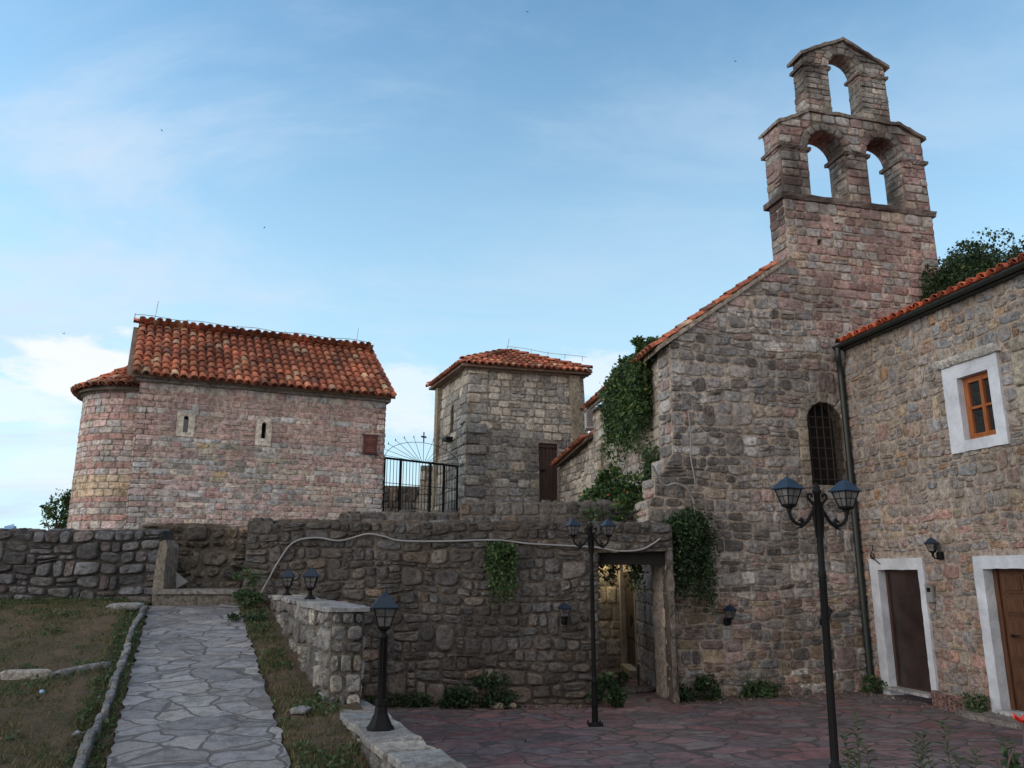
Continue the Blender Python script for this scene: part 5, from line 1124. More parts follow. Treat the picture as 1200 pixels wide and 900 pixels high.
    for a, b, c, e, q in ((2.872, 2.93, 4.082, 5.078, .0), (3.43, 3.488, 4.082, 5.078, 0), (2.93, 3.43, 4.082, 4.14, 0), (2.93, 3.43, 5.02, 5.078, 0), (3.20, 3.26, 4.14, 5.02, .012), (2.935, 3.20, 4.56, 4.60, .006), (3.26, 3.425, 4.56, 4.60, .006), (2.935, 2.97, 4.14, 5.02, .006), (3.385, 3.425, 4.14, 5.02, .006), (2.97, 3.2, 4.142, 4.175, .004), (3.26, 3.385, 4.142, 4.175, .004), (2.97, 3.2, 4.985, 5.018, .004), (3.26, 3.385, 4.985, 5.018, .004)):
        mb.frame_box(O, U, Nf, UP, (a, b), (-.13, -.06 + q), (c, e))
    mb.build('window_frame', M['wood_window'], W, 'w')
    mb = MB(); mb.frame_box(O, U, Nf, UP, (2.90, 3.45), (-.105, -.095), (4.1, 5.05)); mb.build('pane', M['glass'], W, 'w')
    # second window at the edge of the view: bare stone surround
    mb = MB(); rnd = random.Random(4)
    for (a, b) in ((3.93, 4.25), (4.9, 5.15)):
        zz = 3.84
        while zz < 5.2: 
            h = rnd.uniform(.4, .62); t = min(zz + h, 5.22); t = 5.22 if 5.22 - t < .15 else t
            stones(mb, np.array([[(a, zz), (b, zz), (b, t), (a, t)]]), fm, [((.40, .35, .28), 1)], .04, .004, rnd, (9, 12), .01, .001); zz = t
    stones(mb, np.array([[(3.9, 5.22), (5.2, 5.22), (5.2, 5.42), (3.9, 5.42)]]), fm, [((.40, .35, .28), 1)], .04, .004, rnd, (9, 12), .01, .001)
    flat_body(mb, [fr(3.91, 3.84, 5.16, 5.41), w2], plane_map(O + Nf * .004, U, Nf), .4, 0, (.37, .32, .25)); W2 = mb.build('window', M['wall_pale'], root, 'w')
    mb = MB(); mb.frame_box(O, U, Nf, UP, (4.2, 4.95), (-.35, -.3), (3.95, 5.25)); mb.build('pane', M['glass'], W2, 'w')
    # roof, gutter, downpipe
    Sv = -Nf * math.cos(R(15)) + UP * math.sin(R(15)); E = O + Nf * .18 + UP * 6.38 + U * .14
    mb = MB(); quad_slab(mb, [E, E + U * Ln, E + U * Ln + Sv * 5, E + Sv * 5], .05, 1, (.06, .05, .045)); tiles(mb, tile_frames(E, U, Sv, 4.8, lambda t: .02, lambda t: Ln, pitch=.195, exp=.34, over=.10), seed=520, pal=TPAL_NEW, r0=.088, r1=.072)
    mb.build('roof', [M['tile'], M['wood_dark']], root, 'w')
    mb = MB(); prof = [(math.cos(t) * .062, math.sin(t) * .062) for t in np.linspace(math.pi, 2 * math.pi, 9)]; V = []
    for u in (.10, Ln):
        V += [O + U * u + Nf * (.21 + a) + UP * (6.37 + b) for a, b in prof] + [O + U * u + Nf * (.21 + a * .9) + UP * (6.375 + b * .9) for a, b in prof[::-1]]
    k = 18; mb.add(V, [(i, (i + 1) % k, (i + 1) % k + k, i + k) for i in range(k)] + [tuple(range(k)), tuple(range(2 * k - 1, k - 1, -1))])
    mb.frame_box(O, U, Nf, UP, (.12, Ln), (.0, .15), (6.30, 6.33))
    mb.build('gutter', M['green_metal'], root, 'w')
    mb = MB(); q = lambda u, n, z: O + U * u + Nf * n + UP * z
    mb.tube(smooth_path([q(.20, .21, 6.32), q(.18, .21, 6.14), q(.10, .14, 6.0), q(.06, .10, 5.82), q(.06, .10, 5.6)], 5), .055, 10); mb.tube([q(.06, .10, 5.6), q(.05, .10, .02)], .055, 10)
    for z_ in (5.2, 3.6, 1.9, .6): mb.tube([q(.06, .10, z_), q(.06, .10, z_ + .035)], .064, 10)
    mb.build('downpipe', M['green_metal'], root, 'w')
    return O, U, Nf
HO = house()
# ================================================================== LAMPS
def lantern(parent, c, s=1.0, rot=0., name='lantern', split=True, mb0=None):
    """square lantern standing on c: frame, panes, roof"""
    c = np.array(c, float); co, si = math.cos(rot), math.sin(rot)
    def sq(h, z): return [c + s * np.array([co * a * h - si * b * h, si * a * h + co * b * h, z]) for a, b in ((-1, -1), (1, -1), (1, 1), (-1, 1))]
    def loft(mb, rows, mat=0, capt=True, capb=True):
        V = [p for r in rows for p in r]; n = len(rows)
        F = [(i * 4 + k, i * 4 + (k + 1) % 4, (i + 1) * 4 + (k + 1) % 4, (i + 1) * 4 + k) for i in range(n - 1) for k in range(4)]
        if capb: F.append((3, 2, 1, 0))
        if capt: F.append(tuple(4 * (n - 1) + k for k in range(4)))
        mb.add(V, F, mat)
    fr = MB()
    loft(fr, [sq(.020, 0), sq(.024, .02), sq(.05, .035), sq(.058, .055), sq(.055, .062)])
    lo, hi = sq(.052, .06), sq(.094, .215)
    for k in range(4):
        fr.tube([lo[k], hi[k]], .0065 * s, 4)
        for f in (.52,): fr.tube([lo[k] * (1 - f) + hi[k] * f, lo[(k + 1) % 4] * (1 - f) + hi[(k + 1) % 4] * f], .0038 * s, 4)
        fr.tube([(lo[k] + lo[(k + 1) % 4]) / 2, (hi[k] + hi[(k + 1) % 4]) / 2], .0034 * s, 4); fr.tube([hi[k], hi[(k + 1) % 4]], .007 * s, 4)
    L_ = fr.build(name, M['iron'], parent, 'l')
    g = MB(); loft(g, [sq(.049, .062), sq(.091, .214)], capt=False, capb=False); g.build('lamp_glass', M['lamp_glass'], L_, 'l')
    r = MB(); loft(r, [sq(.118, .212), sq(.120, .220), sq(.104, .238), sq(.092, .252), sq(.086, .258), sq(.05, .31), sq(.026, .328), sq(.02, .335)])
    r.lathe([(.008 * s, .33 * s), (.014 * s, .345 * s), (.006 * s, .36 * s), (.010 * s, .372 * s), (.002 * s, .40 * s)], tuple(c), 8); r.build('lamp_roof', M['lamp_roof'], L_, 'l')
    return L_
_b = MB.build
def _build(self, name, mats, parent=None, org=None):
    return _b(self, name, mats, parent, (0, 0, 0) if org == 'l' else org)
MB.build = _build

def street_lamp():
    root = empty('street_lamp')
    mb = MB(); n = 10
    mb.lathe([(.045, .04), (.042, .5), (.040, .55), (.046, .56), (.046, .60), (.029, .62), (.026, 2.0), (.032, 2.02), (.032, 2.06), (.026, 2.08), (.026, 2.70), (.036, 2.71), (.036, 2.735), (.028, 2.745), (.03, 2.76), (.012, 2.785), (.004, 2.80)], (0, 0, 0), n)
    for k in range(10): t = 2 * math.pi * k / 10; mb.tube([(.028 * math.cos(t), .028 * math.sin(t), .64), (.026 * math.cos(t), .026 * math.sin(t), 2.0)], .0045, 4)
    mb.build('post', M['iron'], root, 'l')
    mb = MB(); mb.box((-.10, .10), (-.10, .10), (0, .012)); mb.lathe([(.075, .012), (.06, .03), (.047, .05)], (0, 0, 0), 10)
    for a in (-1, 1):
        for b in (-1, 1): mb.lathe([(.012, 0), (.012, .05), (.004, .055)], (a * .085, b * .085, .0), 6)
    mb.build('base_plate', M['iron'], root, 'l')
    for sx in (-1, 1):
        mb = MB()
        P = [(.03, 2.60), (.06, 2.64), (.085, 2.67), (.075, 2.70), (.05, 2.695), (.052, 2.675)]
        mb.tube(smooth_path([(sx * a, 0, b) for a, b in P], 4), .011, 6)
        P = [(.028, 2.585), (.06, 2.54), (.11, 2.465), (.17, 2.445), (.22, 2.465), (.25, 2.505), (.26, 2.555)]
        mb.tube(smooth_path([(sx * a, 0, b) for a, b in P], 5), [.015] * 31, 7)
        mb.tube([(sx * .13, 0, 2.45), (sx * .16, 0, 2.49), (sx * .19, 0, 2.47)], [.016, .02, .004], 6); mb.tube([(sx * .12, 0, 2.46), (sx * .16, 0, 2.425), (sx * .20, 0, 2.41)], [.012, .012, .003], 6)
        mb.tube([(sx * .03, 0, 2.64), (sx * .04, 0, 2.56), (sx * .03, 0, 2.34)], [.012, .016, .006], 6); mb.lathe([(.016, 0), (.021, .015), (.014, .03)], (sx * .26, 0, 2.535), 8)
        mb.build('arm', M['iron'], root, 'l'); lantern(root, (sx * .26, 0, 2.56), .80, .26)
    return root
sl1 = street_lamp(); sl2 = copy_tree(sl1)
sl1.location = (2.50, 6.71, 0); sl1.rotation_euler = (R(0), R(1.3), R(10)); tag(sl1, 'tall black two-lantern lamp post nearest the camera, in front of the church window', 'street lamp', 'double-lantern street lamps')
sl2.location = (1.155, 11.86, 0); sl2.rotation_euler = (0, 0, R(4)); tag(sl2, 'distant black two-lantern lamp post standing in front of the dark doorway wall', 'street lamp', 'double-lantern street lamps')

def bollard():
    root = empty('lantern_post')
    mb = MB(); V = []
    for h, z in ((.115, 0), (.115, .015), (.10, .03), (.055, .13), (.048, .19), (.052, .20), (.052, .235), (.034, .245)):
        V.append([np.array([a * h, b * h, z]) for a, b in ((-1, -.55), (-.55, -1), (.55, -1), (1, -.55), (1, .55), (.55, 1), (-.55, 1), (-1, .55))])
    n = len(V); F = [(i * 8 + k, i * 8 + (k + 1) % 8, (i + 1) * 8 + (k + 1) % 8, (i + 1) * 8 + k) for i in range(n - 1) for k in range(8)] + [tuple(range(7, -1, -1)), tuple(8 * (n - 1) + k for k in range(8))]
    mb.add([p for r in V for p in r], F); mb.build('base', M['iron'], root, 'l')
    mb = MB(); mb.lathe([(.034, .24), (.032, .74), (.04, .745), (.04, .765), (.03, .775), (.024, .79)], (0, 0, 0), 10); 
    for k in range(8): t = 2 * math.pi * k / 8; mb.tube([(.034 * math.cos(t), .034 * math.sin(t), .25), (.032 * math.cos(t), .032 * math.sin(t), .74)], .005, 4)
    mb.build('post', M['iron'], root, 'l'); lantern(root, (0, 0, .785), 1.0, 0); return root
b = bollard(); b.location = (-1.12, 7.27, .76); b.rotation_euler = (0, 0, R(12)); tag(b, 'single black lantern on a short post standing on the low front wall', 'lantern post')
def mini(loc, label, s=1.):
    root = empty('pedestal_lantern')
    mb = MB(); mb.lathe([(.085 * s, 0), (.085 * s, .012 * s), (.07 * s, .025 * s), (.035 * s, .045 * s), (.027 * s, .09 * s), (.035 * s, .10 * s), (.022 * s, .115 * s)], (0, 0, 0), 8, rot=.3); mb.build('base', M['iron'], root, 'l')
    lantern(root, (0, 0, .11 * s), s, .1); root.location = loc; return tag(root, label, 'lantern', 'small lanterns on the path wall')
mini((-2.70, 11.02, 1.72), 'small black lantern on the path wall, the right one and nearer the wall end', .9); mini((-3.47, 12.7, 1.72), 'small black lantern on the path wall, the left one farther back', .86)

def wall_lantern(pos, nrm, label, s=.76):
    root = empty('wall_lantern'); n2 = math.atan2(nrm[1], nrm[0])      # local +X points away from the wall
    mb = MB(); mb.lathe([(.045, -.06), (.055, -.04), (.055, .04), (.045, .06)], (0.02, 0, -.03), 8)
    mb.tube(smooth_path([(.02, 0, -.03), (.07, 0, -.07), (.13, 0, -.06), (.155, 0, 0)], 4), .012, 6); mb.lathe([(.01, -.05), (.018, -.03), (.02, 0), (.014, .01)], (.155, 0, 0), 8)
    mb.build('bracket', M['iron'], root, 'l'); lantern(root, (.155, 0, 0), s, .5)
    root.location = tuple(pos); root.rotation_euler = (0, 0, n2); return tag(root, label, 'wall lamp', 'black wall lanterns')
O_, G_, N_, fm_ = CH; HO_, HU_, HN_ = HO
wall_lantern(O_ + G_ * 1.08 + UP * 1.27 + N_ * .03, N_, 'black wall lantern on the church wall just right of the trailing creeper')
wall_lantern(O_ + G_ * 2.98 + UP * 1.24 + N_ * .03, N_, 'black wall lantern on the church wall, half hidden behind the tall front lamp post')
wall_lantern((.86, 13.67, 1.33), (0, -1), 'black wall lantern on the dark retaining wall, left of the doorway')
wall_lantern(HO_ + HU_ * 2.05 + UP * 2.36 + HN_ * .03, HN_, 'black wall lantern on the house wall between the two white framed doors')

# ================================================================== SMALL THINGS ON THE WALLS
q = lambda u, n, z: HO_ + HU_ * u + HN_ * n + UP * z
root = empty('intercom', tuple(q(1.72, .04, 1.5)), label='small grey intercom box beside the dark glazed door', cat='intercom')
mb = MB(); mb.frame_box(HO_, HU_, HN_, UP, (1.665, 1.80), (.03, .075), (1.60, 1.86)); mb.frame_box(HO_, HU_, HN_, UP, (1.655, 1.81), (.03, .095), (1.86, 1.872)); mb.build('casing', M['cable'], root, 'w')
mb = MB(); mb.frame_box(HO_, HU_, HN_, UP, (1.69, 1.775), (.076, .079), (1.76, 1.83)); mb.build('speaker_panel', M['iron'], root, 'w')
mb = MB(); mb.tube(smooth_path([q(.44, .06, 2.56), q(.43, .07, 2.47), q(.38, .08, 2.40), q(.40, .09, 2.32), q(.47, .08, 2.33), q(.46, .09, 2.40), q(.40, .09, 2.41), q(.42, .08, 2.33), q(.52, .08, 2.27), q(.60, .08, 2.22)], 5), .009, 6)
tag(mb.build('loose_cable', M['iron']), 'loose black cable end curling above the corner of the left white door frame', 'cable')
g = lambda u, n, z: O_ + G_ * u + N_ * n + UP * z
mb = MB(); mb.tube(smooth_path([g(.55, .06, 4.95), g(.57, .06, 4.5), g(.55, .065, 4.1), g(.60, .06, 3.75), g(.61, .06, 3.62)], 5), .014, 6); mb.tube([g(.35, .06, 4.98), g(.75, .06, 4.96)], .008, 5)
tag(mb.build('hanging_cable', M['cable']), 'thin grey cable hanging down the upper left part of the church front', 'cable')
mb = MB(); mb.tube(smooth_path([g(-.25, .16, 3.9), g(-.10, .12, 3.66), g(.02, .10, 3.56), g(.2, .12, 3.60), g(.42, .10, 3.52), g(.55, .08, 3.30), g(.57, .07, 3.08)], 6), .022, 7)
tag(mb.build('bent_pipe', M['cable']), 'grey pipe bending over the stepped corner above the doorway creeper', 'pipe')
mb = MB(); rnd = random.Random(2); c0 = q(1.98, .02, .0)
for k in range(7):
    zz = .05 + k * .033; m = 9
    for i in range(m):
        t0, t1 = math.pi * (i + .06 + .5 * (k % 2) - .25) / m, math.pi * (i + .94 + .5 * (k % 2) - .25) / m
        t0, t1 = max(t0, 0), min(t1, math.pi); r1 = .42 + rnd.uniform(-.012, .012)
        V = [c0 + HU_ * (r * math.cos(t)) * 1.0 + HN_ * (r * .62 * math.sin(t)) + UP * z_ for z_ in (zz - .05, zz - .022) for (r, t) in ((r1, t0), (r1, (t0 + t1) / 2), (r1, t1), (r1 - .1, t1), (r1 - .1, t0))]
        mb.add(V, [(0, 1, 6, 5), (1, 2, 7, 6), (2, 3, 8, 7), (3, 4, 9, 8), (4, 0, 5, 9), (5, 6, 7, 8, 9), (4, 3, 2, 1, 0)], 0, random_col([((.26, .15, .13), 1), ((.22, .14, .13), 1)], rnd))
root = empty('brick_planter', tuple(c0), label='low half-round stacked brick planter against the wall between the doors', cat='planter'); mb.build('bricks', M['wall_right'], root, 'w')
mb = MB(); mb.lathe([(.01, .0), (.33, 0), (.33, .15), (.02, .16)], (0, 0, 0), 16)
mb = MB(); n = 12; V = [c0 + HU_ * (.32 * math.cos(t)) + HN_ * (.32 * .62 * math.sin(t)) + UP * .17 for t in np.linspace(0, math.pi, n)]; mb.add(V, [tuple(range(n))]); mb.build('soil', M['earth'], root, 'w')
# raised stone apron in front of the right-hand door
mb = MB(); P = [q(u, n_, 0) for u, n_ in ((2.45, .05), (2.40, .42), (2.8, .50), (3.5, .46), (4.6, .52), (6.0, .5), (6.0, .05))]; quad_slab(mb, [p + UP * .075 for p in P], .12, 0, (.25, .22, .20))
tag(mb.build('stone_apron', M['slab']), 'low grey stone apron in front of the right-hand brown panelled door', 'step')
mb = MB(); mb.lathe([(.27, 0), (.30, .02), (.29, .06), (.10, .065), (.02, .05)], (2.28, 15.25, 0), 20, col=(.20, .17, .15)); tag(mb.build('round_stone', M['slab']), 'flat round dark stone disc lying just inside the passage doorway', 'stone')
mb = MB(); mb.tube([(2.32, 15.5, 0), (2.34, 15.52, .42)], .02, 6); tag(mb.build('short_post', M['rust_iron']), 'short rusty iron stake standing upright behind the round stone disc', 'post')
boulder('door_stop_stone', (2.05, 14.9, .03), (.12, .08, .05), 'small dark stone on the passage floor left of the round disc', 'stone', 12, col=(.2, .17, .15))

# ================================================================== PLANTS
rg = np.random.default_rng(77)
D = unit(-7.9); S0 = np.array([2.93, 14.24, 0]); Ns = np.array([-D[1], D[0], 0])
# 1 large creeper spilling over the eaves
def curtain(fpos, n_str, lens, seed, per=1.0, **kw):
    rg = np.random.default_rng(seed); tops = [fpos(rg) for _ in range(n_str)]; ll = [lens(t, rg) for t in tops]
    return strand_points(tops, ll, seed, **kw)
def top1(r): k = r.uniform(.95, 3.5); b = r.uniform(0, 1) ** .7; return tuple(S0 + D * k + Ns * (.05 + .34 * b) + UP * (6.42 - .25 * b * b + r.uniform(-.25, .12) - .05 * abs(k - 2.3)))
P = curtain(top1, 260, lambda t, r: r.uniform(.5, 1.55) * (1 if r.random() < .8 else 1.25), 701, step=.022, spread=.06)
P2 = clump_points(3800, S0 + D * 2.2 + Ns * .18 + UP * 6.1, (.28, 1.3, .42), 702, 16)
P3 = clump_points(1500, S0 + D * 1.2 + Ns * .1 + UP * 6.45, (.3, .45, .25), 703, 8)
leaf_thing('climbing_creeper', np.vstack([P, P2, P3]), .075, 'ivy', 'large dark green creeper hanging from the eaves over the pale side wall of the church', 'creeper', 1, droop=.6,
           stems=[[S0 + D * 3.1 + Ns * .15 + UP * 4.9, S0 + D * 2.9 + Ns * .3 + UP * 4.2, S0 + D * 2.5 + Ns * .32 + UP * 3.95, S0 + D * 2.1 + Ns * .3 + UP * 4.3], [S0 + D * 2.0 + Ns * .1 + UP * 6.2, S0 + D * 1.7 + Ns * .2 + UP * 5, S0 + D * 1.5 + Ns * .1 + UP * 2.9]])
# 2 trailing strand lower down
P = np.vstack([clump_points(1500, S0 + D * .9 + Ns * .16 + UP * 3.75, (.14, .22, .55), 711, 12), curtain(lambda r: tuple(S0 + D * r.uniform(.6, 1.3) + Ns * r.uniform(.05, .25) + UP * 4.4), 24, lambda t, r: r.uniform(.6, 1.6), 712, step=.03)])
leaf_thing('climbing_creeper', P, .065, 'weed', 'narrow trailing creeper with a few red flowers at the church corner, below the big one', 'creeper', 2, droop=.5, flowers=[S0 + D * (.7 + .4 * a) + Ns * .30 + UP * b for a, b in ((.0, 3.3), (.4, 3.5), (1.2, 3.45), (.6, 3.15))])
# 3 flowering bush on the terrace
P = np.vstack([clump_points(6200, (2.0, 14.95, 3.28), (.68, .4, .5), 721, 18), clump_points(900, (1.9, 15.1, 3.75), (.28, .25, .30), 722, 7), curtain(lambda r: (r.uniform(1.3, 2.6), 14.5, r.uniform(3.0, 3.3)), 40, lambda t, r: r.uniform(.1, .35), 723)])
leaf_thing('flowering_bush', P, .075, 'ivy', 'leafy green bush with small red flowers on the terrace above the doorway', 'bush', 3, stems=[[(1.9, 15.1, 2.84), (1.85, 15.1, 3.3), (1.8, 15.1, 3.9)]], flowers=[(1.75, 14.62, 3.45), (2.1, 14.58, 3.5), (2.3, 14.6, 3.15), (1.5, 14.65, 3.1)])
# 4 dense creeper right of the doorway
P = np.vstack([clump_points(5200, O_ + G_ * .36 + N_ * .22 + UP * 2.72, (.36, .26, .52), 731, 18), curtain(lambda r: tuple(O_ + G_ * r.uniform(.02, .75) + N_ * r.uniform(.08, .42) + UP * r.uniform(2.6, 3.1)), 90, lambda t, r: r.uniform(.5, 1.35), 732, step=.022)])
leaf_thing('climbing_creeper', P, .055, 'dark', 'dense dark creeper mound hanging right of the passage doorway on the church corner', 'creeper', 4, droop=.6)
# 5 creeper tuft on the retaining wall
P = np.vstack([clump_points(1300, (-.2, 13.5, 2.42), (.22, .14, .22), 741, 9), curtain(lambda r: (r.uniform(-.42, .06), r.uniform(13.4, 13.6), 2.5), 55, lambda t, r: r.uniform(.35, 1.0), 742, step=.022, spread=.03)])
leaf_thing('climbing_creeper', P, .05, 'ivy', 'small creeper tuft drooping from the middle of the dark retaining wall', 'creeper', 5, droop=.7)
# 6 leaves hanging in the doorway
P = np.vstack([curtain(lambda r: (r.uniform(1.46, 1.85), r.uniform(14.2, 14.6), 2.3), 26, lambda t, r: r.uniform(.1, .5), 751), curtain(lambda r: (r.uniform(2.0, 2.3), r.uniform(14.3, 14.6), 2.3), 22, lambda t, r: r.uniform(.2, .7), 752)])
leaf_thing('hanging_creeper', P, .06, 'weed', 'yellow-green leaves hanging under the lintel inside the passage doorway', 'creeper', 6, droop=.8)
# 7 plants at the foot of the walls
def shrub(c, rad, n, size, pal, label, seed, name='wall_foot_plant', stems=True, **kw):
    P = clump_points(n, c, rad, seed, 12); P = P[P[:, 2] > .01]
    st = [[(c[0] + dx * rad[0] * .3, c[1], 0), (c[0] + dx * rad[0] * .6, c[1] + .02, c[2] + rad[2] * .5)] for dx in (-1, 0, 1)]
    st = [[np.array(a), (np.array(a) + np.array(b_)) / 2 + .01, np.array(b_)] for a, b_ in st]
    return leaf_thing(name, P, size, pal, label, 'plant', seed, 'plants at the foot of the walls', stems=st, **kw)
shrub((-.50, 13.36, .16), (.62, .22, .26), 3600, .05, 'dark', 'wide dark green bush at the foot of the dark retaining wall', 761)
shrub((-1.75, 13.45, .08), (.55, .16, .15), 1500, .045, 'dark', 'low dark ground creeper between the single lantern and the wide bush', 762)
shrub((1.52, 13.42, .22), (.26, .22, .30), 800, .075, 'dark', 'leafy plant at the left foot of the passage doorway, behind the lamp post', 763)
shrub((2.86, 14.0, .16), (.24, .16, .22), 900, .055, 'dark', 'bushy plant at the foot of the wall, first right of the passage doorway', 764)
shrub((3.28, 14.12, .17), (.23, .16, .22), 800, .055, 'dark', 'round bushy plant at the church wall foot, second right of the doorway', 765)
shrub((4.05, 14.38, .13), (.20, .12, .20), 500, .06, 'weed', 'small bright weed at the church wall foot, left one of the close pair', 766)
shrub((4.36, 14.42, .14), (.16, .12, .22), 450, .06, 'weed', 'small bright weed at the church wall foot, right one of the close pair', 767)
shrub((6.42, 14.88, .14), (.28, .18, .20), 450, .06, 'weed', 'straggly weeds around the bottom of the dark green downpipe', 768)
shrub(tuple(q(2.62, .22, .14)), (.18, .22, .16), 450, .05, 'weed', 'small weed tuft at the foot of the right-hand white door frame', 769)
shrub((2.05, 15.9, .1), (.16, .14, .14), 350, .06, 'weed', 'small weed tuft inside the passage by the rusty stake', 770)
# 8 creeper over the church's right roof slope
pc = O_ + G_ * 7.7 + UP * 7.75 + N_ * .0
P = np.vstack([clump_points(26000, pc, (1.5, .9, 1.12), 781, 70), clump_points(4500, O_ + G_ * 6.5 + UP * 7.5 + N_ * .25, (.55, .3, .75), 782, 14), clump_points(17000, O_ + G_ * 9.6 + UP * 7.9 - N_ * .1, (2.0, .9, 1.05), 783, 110)])
leaf_thing('roof_creeper', P, .07, 'dark', 'big dark green creeper smothering the church roof right of the bell gable', 'creeper', 8, stems=[[O_ + G_ * 9 + UP * 6, O_ + G_ * 8.6 + UP * 7, O_ + G_ * 8 + UP * 8]])
# 9 young tree behind the left wall
def tree():
    root = empty('young_tree', (-11.35, 20, 2.0), label='small leafy tree showing behind the left wall beside the round apse', cat='tree')
    mb = MB(); mb.tube([(-11.35, 20, 1.9), (-11.33, 20, 2.7), (-11.3, 20.02, 3.4)], [.05, .04, .02], 8)
    for a, b, c in ((-.35, .1, 3.5), (.3, -.1, 3.7), (.05, .2, 4.0)): mb.tube([(-11.33, 20, 2.7), (-11.33 + a * .5, 20 + b, (2.7 + c) / 2), (-11.33 + a, 20 + b, c)], [.025, .018, .006], 6)
    mb.build('trunk', M['wood_stem'], root, 'w')
    mb = MB(); leaves(mb, np.vstack([clump_points(1500, (-11.25, 20, 3.3), (.42, .4, .62), 791, 16), clump_points(300, (-11.1, 20, 3.85), (.2, .2, .25), 792, 6)]), .075, 'ivy', 9); mb.build('crown', M['leaf'], root, 'w')
tree()
# 10 tall weeds in the foreground
def tall_weed(x, y, top, label, seed, n_st=3, spread=.12, z0=0.):
    rg = np.random.default_rng(seed); root = empty('tall_weed', (x, y, z0), label=label, cat='plant', group='tall weeds in the foreground'); st = MB(); lf = MB(); PP = []; NN = []
    for s in range(n_st):
        a = rg.uniform(0, 6.28); h = (top - z0) * (1 if s == 0 else rg.uniform(.80, .96)); tip = np.array([x + math.cos(a) * spread * (s > 0), y + math.sin(a) * spread * (s > 0), z0 + h]); base = np.array([x + rg.uniform(-.02, .02), y, z0])
        mid = (base + tip) / 2 + np.array([rg.uniform(-.03, .03), 0, 0]); path = smooth_path([base, mid, tip], 6); st.tube(path, list(np.linspace(.007, .002, len(path))), 5)
        Z = z0 + .35 * h
        for k in range(int(h * .65 / .012)):
            z = Z + k * .012; 
            if z > z0 + h: break
            f = (z - z0) / h; i = min(int(f * (len(path) - 1)), len(path) - 2); p = path[i] + (path[i + 1] - path[i]) * (f * (len(path) - 1) - i)
            t = k * 2.4 + rg.uniform(-.3, .3); PP.append(p); NN.append((math.cos(t), math.sin(t), .55))
    P = np.array(PP); Nn_ = np.array(NN); rg = np.random.default_rng(seed + 5); d = Nn_ + rg.normal(0, .15, P.shape); d /= np.linalg.norm(d, axis=1)[:, None]; s_ = np.cross(d, (0, 0, 1)); s_ /= np.linalg.norm(s_, axis=1)[:, None]
    z = (.058 * np.exp(rg.uniform(-.4, .25, len(P))))[:, None]; up = np.cross(s_, d)
    V = np.stack([P, P + d * z * .5 + s_ * z * .17 + up * z * .05, P + d * z - np.array([0, 0, 1]) * z * .15, P + d * z * .5 - s_ * z * .17 + up * z * .05], 1).reshape(-1, 3); n = len(P); rnd = random.Random(seed)
    lf.add(V, np.concatenate([np.stack([np.arange(n) * 4 + q_ for q_ in t_], 1) for t_ in ((0, 1, 2), (0, 2, 3))]), 0, np.repeat(np.array([random_col(GP['weed'], rnd, .3) for _ in range(n)]), 4, 0))
    st.build('stem', M['leaf'] if False else M['wood_stem'], root, 'w'); lf.build('foliage', M['leaf'], root, 'w')
tall_weed(2.02, 5.0, 1.24, 'tallest narrow-leaved weed at the bottom, just right of the front lamp post', 801, 4, .13)
tall_weed(1.90, 4.85, 1.08, 'shorter narrow-leaved weed pressed close to the front lamp post', 802, 3, .08)
tall_weed(2.33, 4.9, 1.10, 'low narrow-leaved weed between the two larger foreground clumps', 803, 3, .10)
tall_weed(2.52, 5.0, 1.22, 'wide narrow-leaved weed clump in the middle of the foreground row', 804, 5, .16)
tall_weed(2.88, 5.0, 1.13, 'single slender weed at the bottom, right of the wide clump', 805, 2, .06)
tall_weed(2.10, 4.7, 1.02, 'lowest bright weed tip between the tallest weed and the wide clump', 806, 3, .12)
root = empty('red_flower', (2.84, 4.6, 0), label='plant with a bright red flower at the right edge of the foreground', cat='flower')
mb = MB(); mb.tube(smooth_path([(2.84, 4.6, 0), (2.80, 4.6, .7), (2.86, 4.6, 1.27)], 6), .006, 5); mb.tube(smooth_path([(2.80, 4.6, .8), (2.74, 4.6, 1.02), (2.79, 4.6, 1.14)], 5), .006, 5); mb.tube(smooth_path([(2.74, 4.6, .9), (2.70, 4.6, 1.0), (2.68, 4.6, 1.09)], 5), .005, 5); mb.build('stem', M['wood_stem'], root, 'w')
mb = MB(); rg9 = np.random.default_rng(9)
for k in range(7):
    a = k * .9; d = np.array([math.cos(a), math.sin(a), .6]); e = np.array([-math.sin(a), math.cos(a), 0]); p = np.array([2.86, 4.6, 1.26]); mb.add([p, p + d * .04 + e * .02, p + d * .07 + UP * .01, p + d * .04 - e * .02], [(0, 1, 2, 3)])
mb.build('petals', M['red_petal'], root, 'w')
mb = MB(); leaves(mb, np.array([(2.79 + rg9.normal(0, .03), 4.6 + rg9.normal(0, .04), 1.0 + rg9.uniform(-.1, .14)) for _ in range(40)]), .05, 'dark', 3); mb.build('foliage', M['leaf'], root, 'w'); root.location.x -= .10

